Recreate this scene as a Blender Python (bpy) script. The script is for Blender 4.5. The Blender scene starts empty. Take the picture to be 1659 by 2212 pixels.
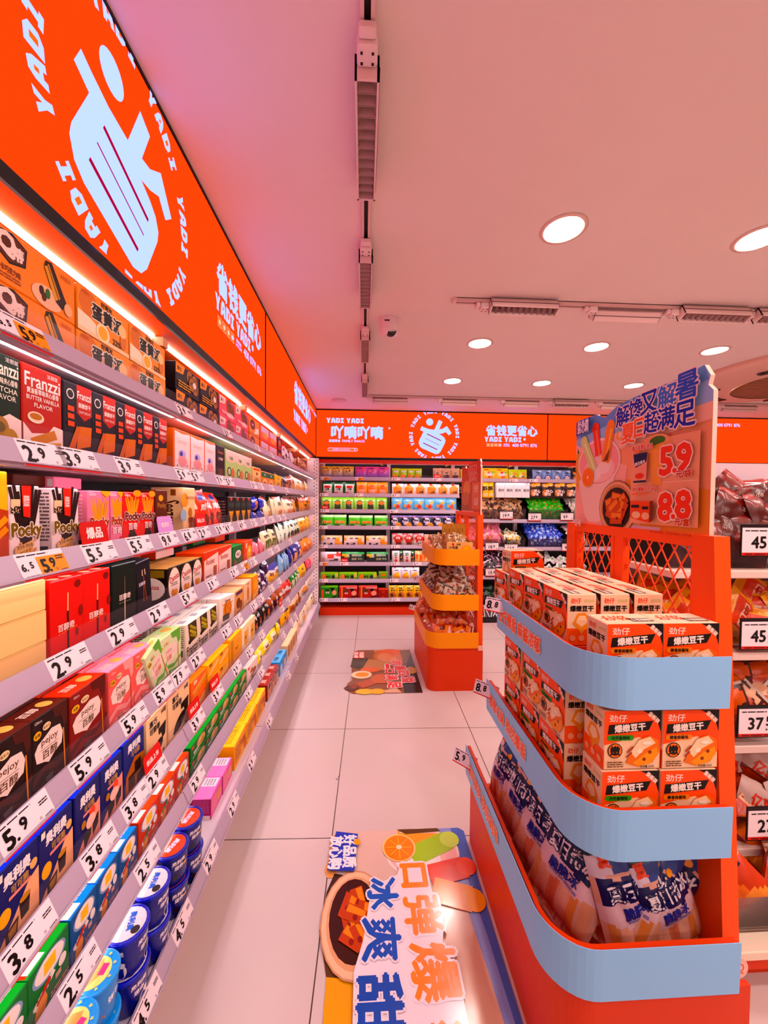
import bpy, math, random
from mathutils import Vector, Matrix, noise, Quaternion
SC = bpy.context.scene
COL = bpy.context.collection
RND = random.Random(11)
PI = math.pi
def rad(a): return math.radians(a)

# ---------------------------------------------------------------- camera
F_PX, CX, CY, EYE = 832.0, 829.5, 1106.0, 1.457
YAW = math.atan((CX - 786) / F_PX)
PITCH = math.atan((CY - 1084) / F_PX * math.cos(YAW))
ROLL = rad(0.5)
FWD = Vector((math.sin(YAW) * math.cos(PITCH), math.cos(YAW) * math.cos(PITCH), -math.sin(PITCH)))
_r = FWD.cross(Vector((0, 0, 1))).normalized()
_u = _r.cross(FWD)
RIGHT = _r * math.cos(ROLL) + _u * math.sin(ROLL)
UP = -_r * math.sin(ROLL) + _u * math.cos(ROLL)
cam_d = bpy.data.cameras.new('camera')
cam_d.lens = F_PX / 2212 * 36.0
cam_d.sensor_width = 36.0
cam_d.clip_start = 0.02
cam = bpy.data.objects.new('camera', cam_d)
COL.objects.link(cam)
cam.matrix_world = Matrix(((RIGHT.x, UP.x, -FWD.x, 0), (RIGHT.y, UP.y, -FWD.y, 0), (RIGHT.z, UP.z, -FWD.z, EYE), (0, 0, 0, 1)))
SC.camera = cam

# ---------------------------------------------------------------- exposure, world
SC.view_settings.view_transform = 'Standard'
SC.view_settings.look = 'None'
SC.view_settings.gamma = 1.0
SC.view_settings.use_curve_mapping = False
SC.view_settings.exposure = 0.2
SC.cycles.use_denoising = True
SC.cycles.max_bounces = 7
SC.cycles.diffuse_bounces = 3
SC.cycles.glossy_bounces = 3
SC.cycles.transmission_bounces = 4
SC.cycles.transparent_max_bounces = 10
SC.cycles.sample_clamp_indirect = 6.0
SC.cycles.caustics_reflective = False
SC.cycles.caustics_refractive = False
LAMP_STRENGTH = 142.0          # round ceiling downlights
LAMP_TINT = 'FFEAE2'
STRIP_STRENGTH = 12.0          # LED strips under the shelves
STRIP_TINT = 'FFE2EA'
SIGN_STRENGTH = 1.0          # backlit fascia
CEIL_COL = 'F6E4DE'
FLOOR_COL = 'D2BEBB'
W = bpy.data.worlds.new('world')
SC.world = W
W.use_nodes = True
W.node_tree.nodes['Background'].inputs[0].default_value = (1.0, 0.85, 0.88, 1)
W.node_tree.nodes['Background'].inputs[1].default_value = 0.05

# ---------------------------------------------------------------- colour, materials
_lc = {}
OR, LT, MG = 'FF4208', '7E8EFA', '700318'
LIGHT_INKS = {OR, LT, MG, 'FFEAE2', 'FFE2EA', 'FF7A60', 'FF8A70', 'F6EEF2', 'FFFFFF'}
def lin(h):
    if not isinstance(h, str): return h
    if h not in _lc:
        o = []
        for i in (0, 2, 4):
            c = int(h[i:i + 2], 16) / 255
            o.append(c / 12.92 if c <= 0.04045 else ((c + 0.055) / 1.055) ** 2.4)
        if h not in LIGHT_INKS:            # printing inks run deeper than their sRGB swatch
            g = .3 * o[0] + .6 * o[1] + .1 * o[2]
            o = [min(1.0, max(0.0, g + (c - g) * 1.14)) ** 1.07 for c in o]
        _lc[h] = (o[0], o[1], o[2], 1.0)
    return _lc[h]

def mat(name, rough=0.5, spec=0.5, metal=0.0, coat=0.0, wear=0.0, emit=None, bump=0.0, bscale=40):
    m = bpy.data.materials.new(name); m.use_nodes = True
    nt = m.node_tree; N = nt.nodes; L = nt.links
    b = N['Principled BSDF']
    at = N.new('ShaderNodeAttribute'); at.attribute_name = 'Col'
    if emit is not None:
        N.remove(b)
        e = N.new('ShaderNodeEmission'); e.inputs[1].default_value = emit
        L.new(at.outputs['Color'], e.inputs[0]); L.new(e.outputs[0], N['Material Output'].inputs[0])
        return m
    L.new(at.outputs['Color'], b.inputs['Base Color'])
    b.inputs['Specular IOR Level'].default_value = spec
    b.inputs['Metallic'].default_value = metal
    b.inputs['Coat Weight'].default_value = coat
    b.inputs['Coat Roughness'].default_value = 0.12
    tc = N.new('ShaderNodeTexCoord'); nz = N.new('ShaderNodeTexNoise')
    nz.inputs['Scale'].default_value = bscale; nz.inputs['Detail'].default_value = 3
    L.new(tc.outputs['Object'], nz.inputs['Vector'])
    mr = N.new('ShaderNodeMapRange')
    mr.inputs['To Min'].default_value = max(0.02, rough - 0.06 - wear); mr.inputs['To Max'].default_value = rough + 0.06 + wear
    L.new(nz.outputs['Fac'], mr.inputs['Value']); L.new(mr.outputs[0], b.inputs['Roughness'])
    if bump:
        bp = N.new('ShaderNodeBump'); bp.inputs['Strength'].default_value = bump; bp.inputs['Distance'].default_value = 0.002
        L.new(nz.outputs['Fac'], bp.inputs['Height']); L.new(bp.outputs[0], b.inputs['Normal'])
    return m

PAPER = mat('printed_card', 0.42, 0.16)
FILM = mat('printed_film', 0.26, 0.4, bump=0.25, bscale=30)
PAINT = mat('powder_coat', 0.42, 0.2)
MATTE = mat('matte_paint', 0.85, 0.2)
METAL = mat('shelf_metal', 0.34, 0.35)
CHROME = mat('bright_metal', 0.14, 0.5, metal=1.0)
GLOSSY = mat('gloss_laminate', 0.16, 0.5)
LITSIGN = mat('backlit_panel', emit=SIGN_STRENGTH)
LITLETTER = mat('backlit_lettering', emit=2.5)
LITSTRIP = mat('led_strip_light', emit=STRIP_STRENGTH)
LITLAMP = mat('downlight_lens', emit=LAMP_STRENGTH)

def clear_mat(name, tint, fac=0.18, rough=0.08):
    m = bpy.data.materials.new(name); m.use_nodes = True
    N = m.node_tree.nodes; L = m.node_tree.links
    N.remove(N['Principled BSDF'])
    t = N.new('ShaderNodeBsdfTransparent'); t.inputs[0].default_value = lin(tint)
    g = N.new('ShaderNodeBsdfGlossy'); g.inputs['Roughness'].default_value = rough
    d = N.new('ShaderNodeBsdfDiffuse'); d.inputs[0].default_value = lin('E8D0DC')
    fr = N.new('ShaderNodeFresnel'); fr.inputs[0].default_value = 1.09
    m1 = N.new('ShaderNodeMixShader'); m2 = N.new('ShaderNodeMixShader'); m2.inputs[0].default_value = fac
    L.new(fr.outputs[0], m1.inputs[0]); L.new(t.outputs[0], m1.inputs[1]); L.new(g.outputs[0], m1.inputs[2])
    L.new(m1.outputs[0], m2.inputs[1]); L.new(d.outputs[0], m2.inputs[2]); L.new(m2.outputs[0], N['Material Output'].inputs[0])
    return m
CLEAR = clear_mat('clear_plastic', 'FBF6F8', 0.03, 0.2)
BINCLEAR = clear_mat('smoked_bin_plastic', 'E6DEDA', 0.03)
WRAP = clear_mat('clear_bag_film', 'F4E4DC', 0.10, 0.15)

# ---------------------------------------------------------------- text outlines
_tx = {}
def text_tris(s, res=2):
    k = (s, res)
    if k not in _tx:
        cu = bpy.data.curves.new('glyphs', 'FONT'); cu.body = s; cu.size = 1.0; cu.resolution_u = res
        o = bpy.data.objects.new('glyphs', cu); COL.objects.link(o)
        dg = bpy.context.evaluated_depsgraph_get(); ev = o.evaluated_get(dg); me = ev.to_mesh()
        vs = [(v.co.x, v.co.y) for v in me.vertices]; fs = [tuple(p.vertices) for p in me.polygons]
        ev.to_mesh_clear(); bpy.data.objects.remove(o); bpy.data.curves.remove(cu)
        if not vs: vs = [(0, 0)]
        x0 = min(v[0] for v in vs); x1 = max(v[0] for v in vs); y0 = min(v[1] for v in vs); y1 = max(v[1] for v in vs)
        _tx[k] = ([(a - (x0 + x1) / 2, b - (y0 + y1) / 2) for a, b in vs], fs, max(x1 - x0, 1e-4), max(y1 - y0, 1e-4))
    return _tx[k]

def hclip(P, lo, hi):
    for lim, keep in ((lo, lambda y: y >= lo), (hi, lambda y: y <= hi)):
        out = []
        for i in range(len(P)):
            a, b = P[i - 1], P[i]
            if keep(a[1]) != keep(b[1]):
                f = (lim - a[1]) / (b[1] - a[1]); out.append((a[0] + (b[0] - a[0]) * f, lim))
            if keep(b[1]): out.append(b)
        P = out
        if not P: return P
    return P
YADI = {'Y': ([(0, 1), (.3, 1), (.42, .62), (.54, 1), (.84, 1), (.58, .42), (.58, 0), (.26, 0), (.26, .42)], None, .84),
        'A': ([(0, 0), (.08, .7), (.25, 1), (.65, 1), (.82, .7), (.9, 0), (.6, 0), (.58, .2), (.32, .2), (.3, 0)], (.36, .42, .54, .68), .9),
        'D': ([(0, 0), (0, 1), (.55, 1), (.85, .75), (.85, .25), (.55, 0)], (.3, .28, .56, .72), .85),
        'I': ([(0, 0), (0, .26), (.17, .26), (.17, .74), (0, .74), (0, 1), (.64, 1), (.64, .74), (.47, .74), (.47, .26), (.64, .26), (.64, 0)], None, .64)}

# ---------------------------------------------------------------- mesh collector
class MB:
    def __init__(s):
        s.v = []; s.f = []; s.c = []; s.sm = []; s.M = None
    def add(s, vs, fs, col, smooth=False):
        b = len(s.v)
        if s.M is not None: vs = [tuple(s.M @ Vector(v)) for v in vs]
        s.v.extend(vs)
        multi = isinstance(col, list)
        for i, f in enumerate(fs):
            s.f.append(tuple(b + j for j in f)); s.c.append(lin(col[i] if multi else col)); s.sm.append(smooth)
        return s
    def box(s, x0, y0, z0, x1, y1, z1, col, bev=0.0, cols=None):
        """cols: dict F(-y) B(+y) L(-x) R(+x) T D"""
        C = dict(F=col, B=col, L=col, R=col, T=col, D=col)
        if cols: C.update(cols)
        b = min(bev, (x1 - x0) * .45, (y1 - y0) * .45, (z1 - z0) * .45)
        if b <= 0:
            vs = [(x0, y0, z0), (x1, y0, z0), (x1, y1, z0), (x0, y1, z0), (x0, y0, z1), (x1, y0, z1), (x1, y1, z1), (x0, y1, z1)]
            return s.add(vs, [(0, 1, 5, 4), (2, 3, 7, 6), (3, 0, 4, 7), (1, 2, 6, 5), (4, 5, 6, 7), (3, 2, 1, 0)], [C['F'], C['B'], C['L'], C['R'], C['T'], C['D']])
        X = (x0, x1); Y = (y0, y1); Z = (z0, z1); vs = []; ix = {}
        sg = (1, -1)
        for i in (0, 1):
            for j in (0, 1):
                for k in (0, 1):
                    x, y, z = X[i], Y[j], Z[k]; a, e, g = b * sg[i], b * sg[j], b * sg[k]
                    for ax, p in (('x', (x, y + e, z + g)), ('y', (x + a, y, z + g)), ('z', (x + a, y + e, z))):
                        ix[(i, j, k, ax)] = len(vs); vs.append(p)
        fs = []; cs = []
        q = lambda l, c: (fs.append(tuple(ix[t] for t in l)), cs.append(c))
        q([(0, 0, 0, 'y'), (1, 0, 0, 'y'), (1, 0, 1, 'y'), (0, 0, 1, 'y')], C['F']); q([(1, 1, 0, 'y'), (0, 1, 0, 'y'), (0, 1, 1, 'y'), (1, 1, 1, 'y')], C['B'])
        q([(0, 1, 0, 'x'), (0, 0, 0, 'x'), (0, 0, 1, 'x'), (0, 1, 1, 'x')], C['L']); q([(1, 0, 0, 'x'), (1, 1, 0, 'x'), (1, 1, 1, 'x'), (1, 0, 1, 'x')], C['R'])
        q([(0, 0, 1, 'z'), (1, 0, 1, 'z'), (1, 1, 1, 'z'), (0, 1, 1, 'z')], C['T']); q([(0, 1, 0, 'z'), (1, 1, 0, 'z'), (1, 0, 0, 'z'), (0, 0, 0, 'z')], C['D'])
        for j in (0, 1):
            for k in (0, 1): q([(0, j, k, 'y'), (1, j, k, 'y'), (1, j, k, 'z'), (0, j, k, 'z')], C['F' if j == 0 else 'B'])
        for i in (0, 1):
            for k in (0, 1): q([(i, 0, k, 'x'), (i, 1, k, 'x'), (i, 1, k, 'z'), (i, 0, k, 'z')], C['T' if k else 'D'])
            for j in (0, 1): q([(i, j, 0, 'x'), (i, j, 1, 'x'), (i, j, 1, 'y'), (i, j, 0, 'y')], C['L' if i == 0 else 'R'])
            for j in (0, 1):
                for k in (0, 1): q([(i, j, k, 'x'), (i, j, k, 'y'), (i, j, k, 'z')], C['T' if k else 'D'])
        return s.add(vs, fs, cs)
    def lathe(s, prof, seg, cols, cap=True, smooth=True):
        """prof: [(r,z)] bottom to top; cols: one colour or one per band"""
        vs = []; fs = []; cs = []; n = len(prof)
        for r, z in prof:
            for k in range(seg): vs.append((r * math.cos(2 * PI * k / seg), r * math.sin(2 * PI * k / seg), z))
        for i in range(n - 1):
            for k in range(seg):
                k2 = (k + 1) % seg
                fs.append((i * seg + k, i * seg + k2, (i + 1) * seg + k2, (i + 1) * seg + k)); cs.append(cols[i] if isinstance(cols, list) else cols)
        s.add(vs, fs, cs, smooth)
        if cap:
            s.add(vs[-seg:], [tuple(range(seg))], cols[-1] if isinstance(cols, list) else cols)
            s.add(vs[:seg], [tuple(reversed(range(seg)))], cols[0] if isinstance(cols, list) else cols)
        return s
    def bar(s, a, b, r, col, seg=6):
        a = Vector(a); b = Vector(b); d = (b - a).normalized()
        p = d.orthogonal().normalized(); q = d.cross(p)
        vs = [tuple(e + (p * math.cos(2 * PI * k / seg) + q * math.sin(2 * PI * k / seg)) * r) for e in (a, b) for k in range(seg)]
        fs = [(k, (k + 1) % seg, seg + (k + 1) % seg, seg + k) for k in range(seg)] + [tuple(reversed(range(seg))), tuple(range(seg, 2 * seg))]
        return s.add(vs, fs, col, seg > 6)
    def prism(s, pts, z0, z1, col, top=None, smooth=False):
        n = len(pts)
        vs = [(x, y, z0) for x, y in pts] + [(x, y, z1) for x, y in pts]
        s.add(vs, [tuple(reversed(range(n))), tuple(range(n, 2 * n))], [col, top or col])
        return s.add(vs, [(k, (k + 1) % n, n + (k + 1) % n, n + k) for k in range(n)], col, smooth)
    def text(s, fn, t, cx, cy, h, col, lay, bold=0.0, maxw=None, rot=0, res=2, sx=1.0, slant=0.0):
        vs, fs, tw, th = text_tris(t, res)
        k = h / th; kx = k * sx
        if maxw and tw * kx > maxw: kx = maxw / tw
        offs = [(0, 0)]
        if bold:
            b = bold * h; offs = [(b, 0), (-b, 0), (0, b), (0, -b)]
            if bold > .05: offs += [(b * .7, b * .7), (-b * .7, b * .7), (b * .7, -b * .7), (-b * .7, -b * .7)]
        c, sn = math.cos(rad(rot)), math.sin(rad(rot))
        for oi, (ox, oy) in enumerate(offs):
            P = []
            for x, y in vs:
                X = x * kx + y * k * slant + ox; Yy = y * k + oy
                P.append(fn(cx + X * c - Yy * sn, cy + X * sn + Yy * c, lay + oi * 1.5e-5))
            s.add(P, fs, col)
        return s
    def art(s, fn, W_, H_, items, e=1.5e-4, lay0=1):
        """flat printed artwork on a surface; positions and sizes are fractions of W_ x H_"""
        l = lay0 * e
        for it in items:
            k = it[0]
            if k == 'r':
                x0, y0, x1, y1 = it[1] * W_, it[2] * H_, it[3] * W_, it[4] * H_
                s.add([fn(x0, y0, l), fn(x1, y0, l), fn(x1, y1, l), fn(x0, y1, l)], [(0, 1, 2, 3)], it[5])
            elif k == 'e':
                cx, cy, rx, ry = it[1] * W_, it[2] * H_, it[3] * W_, it[4] * (H_ if it[4] else 0)
                if not it[4]: ry = rx
                a = rad(it[6]) if len(it) > 6 else 0
                n = 22; P = []
                for q in range(n):
                    X = rx * math.cos(2 * PI * q / n); Yy = ry * math.sin(2 * PI * q / n)
                    P.append(fn(cx + X * math.cos(a) - Yy * math.sin(a), cy + X * math.sin(a) + Yy * math.cos(a), l))
                s.add(P, [tuple(range(n))], it[5])
            elif k == 'p':
                s.add([fn(x * W_, y * H_, l) for x, y in it[1]], [tuple(range(len(it[1])))], it[2])
            elif k == 'l':
                x0, y0, x1, y1 = it[1] * W_, it[2] * H_, it[3] * W_, it[4] * H_; t = it[5] * H_ / 2
                d = math.hypot(x1 - x0, y1 - y0) or 1; nx, ny = -(y1 - y0) / d * t, (x1 - x0) / d * t
                s.add([fn(x0 - nx, y0 - ny, l), fn(x1 - nx, y1 - ny, l), fn(x1 + nx, y1 + ny, l), fn(x0 + nx, y0 + ny, l)], [(0, 1, 2, 3)], it[6])
            elif k == 't':   # t, string, cx, cy, h, colour, bold, maxw, rot, sx
                g = list(it) + [None] * 10
                s.text(fn, it[1], it[2] * W_, it[3] * H_, it[4] * H_, it[5], l, g[6] or 0, g[7] * W_ if g[7] else None, g[8] or 0, 4 if (g[10] or 0) else 2, g[9] or 1.0)
            elif k == 'o':   # outlined text: o, string, cx, cy, h, colour, outline colour, bold, outline bold, maxw, rot
                g = list(it) + [None] * 10
                mw = g[9] * W_ if g[9] else None
                s.text(fn, it[1], it[2] * W_, it[3] * H_, it[4] * H_, it[6], l, it[8], mw, g[10] or 0)
                l += e
                s.text(fn, it[1], it[2] * W_, it[3] * H_, it[4] * H_, it[5], l, it[7], mw, g[10] or 0)
            elif k == 's':   # rows of tiny print: s, x0,y0,x1,y1, rows, colour
                n = it[5]; hh = (it[4] - it[2]) / n; rr = random.Random(n * 7 + int(it[1] * 100))
                for q in range(n):
                    y0 = it[2] + q * hh + hh * .25; x = it[1]
                    while x < it[3]:
                        x2 = min(it[3], x + (it[3] - it[1]) * rr.uniform(.12, .4))
                        s.add([fn(x * W_, y0 * H_, l), fn(x2 * W_, y0 * H_, l), fn(x2 * W_, (y0 + hh * .5) * H_, l), fn(x * W_, (y0 + hh * .5) * H_, l)], [(0, 1, 2, 3)], it[6])
                        x = x2 + (it[3] - it[1]) * .04
            elif k == 'y':   # the shop's own lettering: y, cx, cy, h, colour, hole colour, rot, words
                cx, cy, h, a = it[1] * W_, it[2] * H_, it[3] * H_, rad(it[6]) if len(it) > 6 else 0
                wd = it[7] if len(it) > 7 else 'YADI'
                tot = sum((YADI[c][2] + .1) if c != ' ' else .45 for c in wd) - .1; x = -tot / 2
                for c in wd:
                    if c == ' ': x += .45; continue
                    pg, ho, w = YADI[c]
                    T = lambda px, py: (cx + (x + px) * h * math.cos(a) - (py - .5) * h * math.sin(a), cy + (x + px) * h * math.sin(a) + (py - .5) * h * math.cos(a))
                    lo, hi = it[8] if len(it) > 8 else (-9, 9)
                    q = hclip([T(*p) for p in pg], lo, hi)
                    if len(q) > 2: s.add([fn(*p, l) for p in q], [tuple(range(len(q)))], it[4])
                    if ho:
                        q = hclip([T(*p) for p in ((ho[0], ho[1]), (ho[2], ho[1]), (ho[2], ho[3]), (ho[0], ho[3]))], lo, hi)
                        if len(q) > 2: s.add([fn(*p, l + e) for p in q], [tuple(range(len(q)))], it[5])
                    x += w + .1
                l += e
            l += e
        return s
    def mesh(s, name, m):
        me = bpy.data.meshes.new(name)
        me.from_pydata(s.v, [], s.f)
        a = me.attributes.new('Col', 'FLOAT_COLOR', 'FACE')
        a.data.foreach_set('color', [x for c in s.c for x in c])
        me.polygons.foreach_set('use_smooth', s.sm)
        me.materials.append(m); me.update()
        return me
    def obj(s, name, m, parent=None, loc=None):
        return put(s.mesh(name, m), name, parent, loc)

def put(me, name, parent=None, loc=None, rz=0):
    o = bpy.data.objects.new(name, me); COL.objects.link(o)
    if parent is not None: o.parent = parent
    if loc is not None: o.location = loc
    if rz: o.rotation_euler = (0, 0, rz)
    return o
def tag(o, label, cat, group=None, kind=None):
    if label: o['label'] = label
    if cat: o['category'] = cat
    if group: o['group'] = group
    if kind: o['kind'] = kind
    return o
def empty(name, loc=(0, 0, 0), rz=0):
    o = bpy.data.objects.new(name, None); COL.objects.link(o); o.location = loc; o.rotation_euler = (0, 0, rz); o.empty_display_size = .05
    return o
def dup(o, parent=None):
    c = o.copy(); COL.objects.link(c)
    if parent is not None: c.parent = parent
    for ch in o.children: dup(ch, c)
    return c
def struct(o): o['kind'] = 'structure'; return o
ORD = 'first second third fourth fifth sixth seventh eighth ninth tenth eleventh twelfth thirteenth fourteenth fifteenth sixteenth seventeenth eighteenth nineteenth twentieth twenty-first twenty-second twenty-third twenty-fourth twenty-fifth twenty-sixth twenty-seventh twenty-eighth twenty-ninth thirtieth'.split()

def proj(X, Y, Z):
    p = Vector((X, Y, Z - EYE)); z = p.dot(FWD)
    return CX + F_PX * p.dot(RIGHT) / z, CY - F_PX * p.dot(UP) / z
def y_on_wall(px, X, Z):
    """depth along the side wall at which a point (X, ., Z) stands at image column px"""
    a, b = .3, 7.0
    for _ in range(40):
        m = (a + b) / 2
        if proj(X, m, Z)[0] < px: a = m
        else: b = m
    return (a + b) / 2
def x_on_wall(px, Y, Z):
    a, b = -1.5, 8.0
    for _ in range(40):
        m = (a + b) / 2
        if proj(m, Y, Z)[0] < px: a = m
        else: b = m
    return (a + b) / 2
def flat(x, y, h): return (x, y, h)
def frontal(W_, z0=0, y=0):
    return lambda u, v, h: (u - W_ / 2, y - h, z0 + v)
# ================================================================ room
CEIL_Z = 2.627
def plane_obj(name, pts, m):
    me = bpy.data.meshes.new(name); me.from_pydata(pts, [], [tuple(range(len(pts)))]); me.materials.append(m)
    a = me.attributes.new('Col', 'FLOAT_COLOR', 'FACE')
    return struct(put(me, name))
def floor_mat():
    m = bpy.data.materials.new('floor_tiles'); m.use_nodes = True
    N = m.node_tree.nodes; L = m.node_tree.links; b = N['Principled BSDF']
    tc = N.new('ShaderNodeTexCoord'); mp = N.new('ShaderNodeMapping')
    mp.vector_type = 'TEXTURE'
    mp.inputs['Location'].default_value = (-.163, .035, 0); mp.inputs['Rotation'].default_value = (0, 0, rad(-1.25)); mp.inputs['Scale'].default_value = (.802, .802, 1)
    br = N.new('ShaderNodeTexBrick'); br.offset = 0; br.squash = 1
    br.inputs['Scale'].default_value = 1; br.inputs['Mortar Size'].default_value = .0028; br.inputs['Mortar Smooth'].default_value = .1
    br.inputs['Brick Width'].default_value = 1; br.inputs['Row Height'].default_value = 1
    br.inputs['Color1'].default_value = lin(FLOOR_COL); br.inputs['Color2'].default_value = lin('CFBBB8'); br.inputs['Mortar'].default_value = lin('4A3430')
    L.new(tc.outputs['Object'], mp.inputs[0]); L.new(mp.outputs[0], br.inputs[0])
    nz = N.new('ShaderNodeTexNoise'); nz.inputs['Scale'].default_value = 2.5; nz.inputs['Detail'].default_value = 5
    L.new(tc.outputs['Object'], nz.inputs[0])
    mx = N.new('ShaderNodeMix'); mx.data_type = 'RGBA'; mx.blend_type = 'MULTIPLY'; mx.inputs[0].default_value = .12
    L.new(br.outputs['Color'], mx.inputs[6]); L.new(nz.outputs['Color'], mx.inputs[7]); L.new(mx.outputs[2], b.inputs['Base Color'])
    b.inputs['Roughness'].default_value = .3; b.inputs['Specular IOR Level'].default_value = .4
    return m
def plain_mat(name, col, rough=.8, n=6):
    m = bpy.data.materials.new(name); m.use_nodes = True
    N = m.node_tree.nodes; L = m.node_tree.links; b = N['Principled BSDF']
    tc = N.new('ShaderNodeTexCoord'); nz = N.new('ShaderNodeTexNoise'); nz.inputs['Scale'].default_value = n
    cr = N.new('ShaderNodeValToRGB'); c = lin(col)
    cr.color_ramp.elements[0].color = tuple(x * .96 for x in c[:3]) + (1,); cr.color_ramp.elements[1].color = c
    L.new(tc.outputs['Object'], nz.inputs[0]); L.new(nz.outputs['Fac'], cr.inputs[0]); L.new(cr.outputs[0], b.inputs['Base Color'])
    b.inputs['Roughness'].default_value = rough; b.inputs['Specular IOR Level'].default_value = .2
    return m
XL, XR, YB, YN = -1.08, 6.2, 5.40, -2.4
MF = floor_mat(); MC = plain_mat('ceiling_paint', CEIL_COL); MW = plain_mat('wall_paint', 'E2CFC9')
plane_obj('floor', [(XL, YN, 0), (XR, YN, 0), (XR, YB, 0), (XL, YB, 0)], MF)
plane_obj('ceiling', [(XL, YB, CEIL_Z), (XR, YB, CEIL_Z), (XR, YN, CEIL_Z), (XL, YN, CEIL_Z)], MC)
plane_obj('wall_left', [(XL, YN, 0), (XL, YB, 0), (XL, YB, CEIL_Z), (XL, YN, CEIL_Z)], MW)
plane_obj('wall_back', [(XL, YB, 0), (XR, YB, 0), (XR, YB, CEIL_Z), (XL, YB, CEIL_Z)], MW)
plane_obj('wall_right', [(XR, YB, 0), (XR, YN, 0), (XR, YN, CEIL_Z), (XR, YB, CEIL_Z)], MW)
plane_obj('wall_near', [(XR, YN, 0), (XL, YN, 0), (XL, YN, CEIL_Z), (XR, YN, CEIL_Z)], MW)

# ================================================================ backlit fascia
LOGO = [(490, 510), (560, 540), (680, 580), (840, 600), (960, 325), (1062, 375), (975, 580), (1060, 570), (1185, 490), (1320, 680), (1240, 745), (1160, 655), (1060, 695), (965, 710), (1060, 760), (1120, 810), (1152, 885), (1140, 950), (1020, 1190), (960, 1250), (880, 1262), (500, 1105), (440, 1050), (413, 960), (425, 900), (540, 655), (445, 608)]
def ring_and_logo(cs, ct, hh):
    """the round emblem; positions in metres on the panel"""
    k = .000469; it = []
    P = lambda x, y: (cs + (x - 835) * k, ct - (y - 745) * k)
    it.append(('p', [P(*p) for p in LOGO], LT))
    c = P(710, 388); it.append(('e', c[0], c[1], 97 * k, 97 * k, LT))
    for a, b, t in (((640, 715), (1035, 895), 26), ((590, 838), (985, 1015), 11), ((535, 962), (925, 1140), 26)):
        p, q = P(*a), P(*b); it.append(('l', p[0], p[1], q[0], q[1], t * k, MG))
    word = 'YADI'; R_ = .302; h = .046
    for n in range(8):
        for i, ch in enumerate(word):
            a = 100 - n * 45 - (i - 1.5) * 9.0
            x, y = cs + R_ * math.cos(rad(a)), ct + R_ * math.sin(rad(a))
            if y - h * .5 > hh or y + h * .5 < 0: continue
            it.append(('y', x, y, h, LT, OR, a - 90, ch, (.003, hh - .013)))
    return it
def main_sign_items(hh, ec=1.507, sc=2.525):
    it = [('y', .366, .462, .062, LT, OR, 0, 'YADI YADI'),
          ('t', '吖嘀吖嘀', .52, .315, .155, LT, .05, .76), ('e', .93, .375, .012, .012, LT),
          ('t', '家庭零食', .235, .205, .034, LT, .03), ('t', 'FAMILY SNACK', .475, .205, .03, LT, .02)]
    s0, s1, t0, r = .147, .528, .095, .021
    for rr, c in ((r, LT), (r - .004, OR)):
        it.append(('r', s0 + r, t0 - rr, s1 - r, t0 + rr, c)); it.append(('e', s0 + r, t0, rr, rr, c)); it.append(('e', s1 - r, t0, rr, rr, c))
    it += [('t', '公司官网: www.yadiyadi.com', .32, .095, .02, LT, 0, .29), ('e', .49, .097, .009, .009, LT), ('e', .49, .097, .006, .006, OR)]
    return dict(shop_name=it, emblem=ring_and_logo(ec, .298 if ec < 1.55 else .29, hh), slogan=slogan_items(sc, 0, 1.0, False), hotline=phone_items(sc, .185))
def slogan_items(c, dt, k, phone=True):
    it = [('t', '省钱更省心', c, .372 + dt, .132 * k, LT, .05, .675 * k), ('y', c - .115 * k, .258 + dt - (k - 1) * .2, .064 * k, LT, OR, 0, 'YADI YADI'), ('e', c + .17 * k, .265 + dt - (k - 1) * .2, .016 * k, .016 * k, LT)]
    if phone: it += phone_items(c, .185 + dt)
    return it
def phone_items(c, t):
    it = []
    for i in range(4):
        x = c - .31 + i * .051
        it += [('r', x - .021, t - .021, x + .021, t + .021, 'FF7A60'), ('r', x - .018, t - .018, x + .018, t + .018, OR), ('e', x, t, .011, .011, 'FF8A70')]
    it += [('e', c - .157, t, .016, .009, LT), ('t', '咨询热线', c - .07, t + .011, .018, LT, .02), ('t', 'HOTLINE', c - .07, t - .011, .015, LT, .02), ('t', '400 0791 876', c + .17, t, .042, LT, .03, .33)]
    return it
def second_sign_items(hh):
    return dict(slogan=slogan_items(1.5, .03, 1.5, False), hotline=phone_items(2.3, .5))

def sign_panel(name, length, hh, items, M, label):
    root = empty(name); root.matrix_world = M
    tag(root, label, 'sign', 'backlit fascia panels')
    b = MB(); b.add([(0, 0, 0), (length, 0, 0), (length, 0, hh), (0, 0, hh)], [(0, 1, 2, 3)], OR)
    b.obj('lit_face', LITSIGN, root)
    for nm, it in items.items():
        b = MB(); b.art(lambda u, v, h: (u, -h, v), 1, 1, it, 2.5e-4); b.obj(nm + '_lettering', LITLETTER, root)
    b = MB()
    b.box(0, -.004, hh - .012, length, .05, hh - .001, '0A0606'); b.box(0, -.004, -.03, length, .05, 0, '0A0606')
    b.box(-.004, -.004, -.03, .004, .05, hh, '0A0606'); b.box(length - .004, -.004, -.03, length + .004, .05, hh, '0A0606')
    b.obj('frame', PAINT, root)
    return root
SZ0, SH = 2.025, .601
ML = Matrix.Translation((-.615, -.563, SZ0)) @ Matrix.Rotation(rad(90), 4, 'Z')
sign_panel('lightbox_sign', 3.0, SH, main_sign_items(SH, 1.612, 2.557), ML, 'orange backlit fascia with round white emblem above the long snack wall')
sign_panel('lightbox_sign', 2.50, SH, second_sign_items(SH), Matrix.Translation((-.615, 2.437, SZ0)) @ Matrix.Rotation(rad(90), 4, 'Z'), 'orange backlit fascia with large slogan meeting the corner above the long wall')
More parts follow.
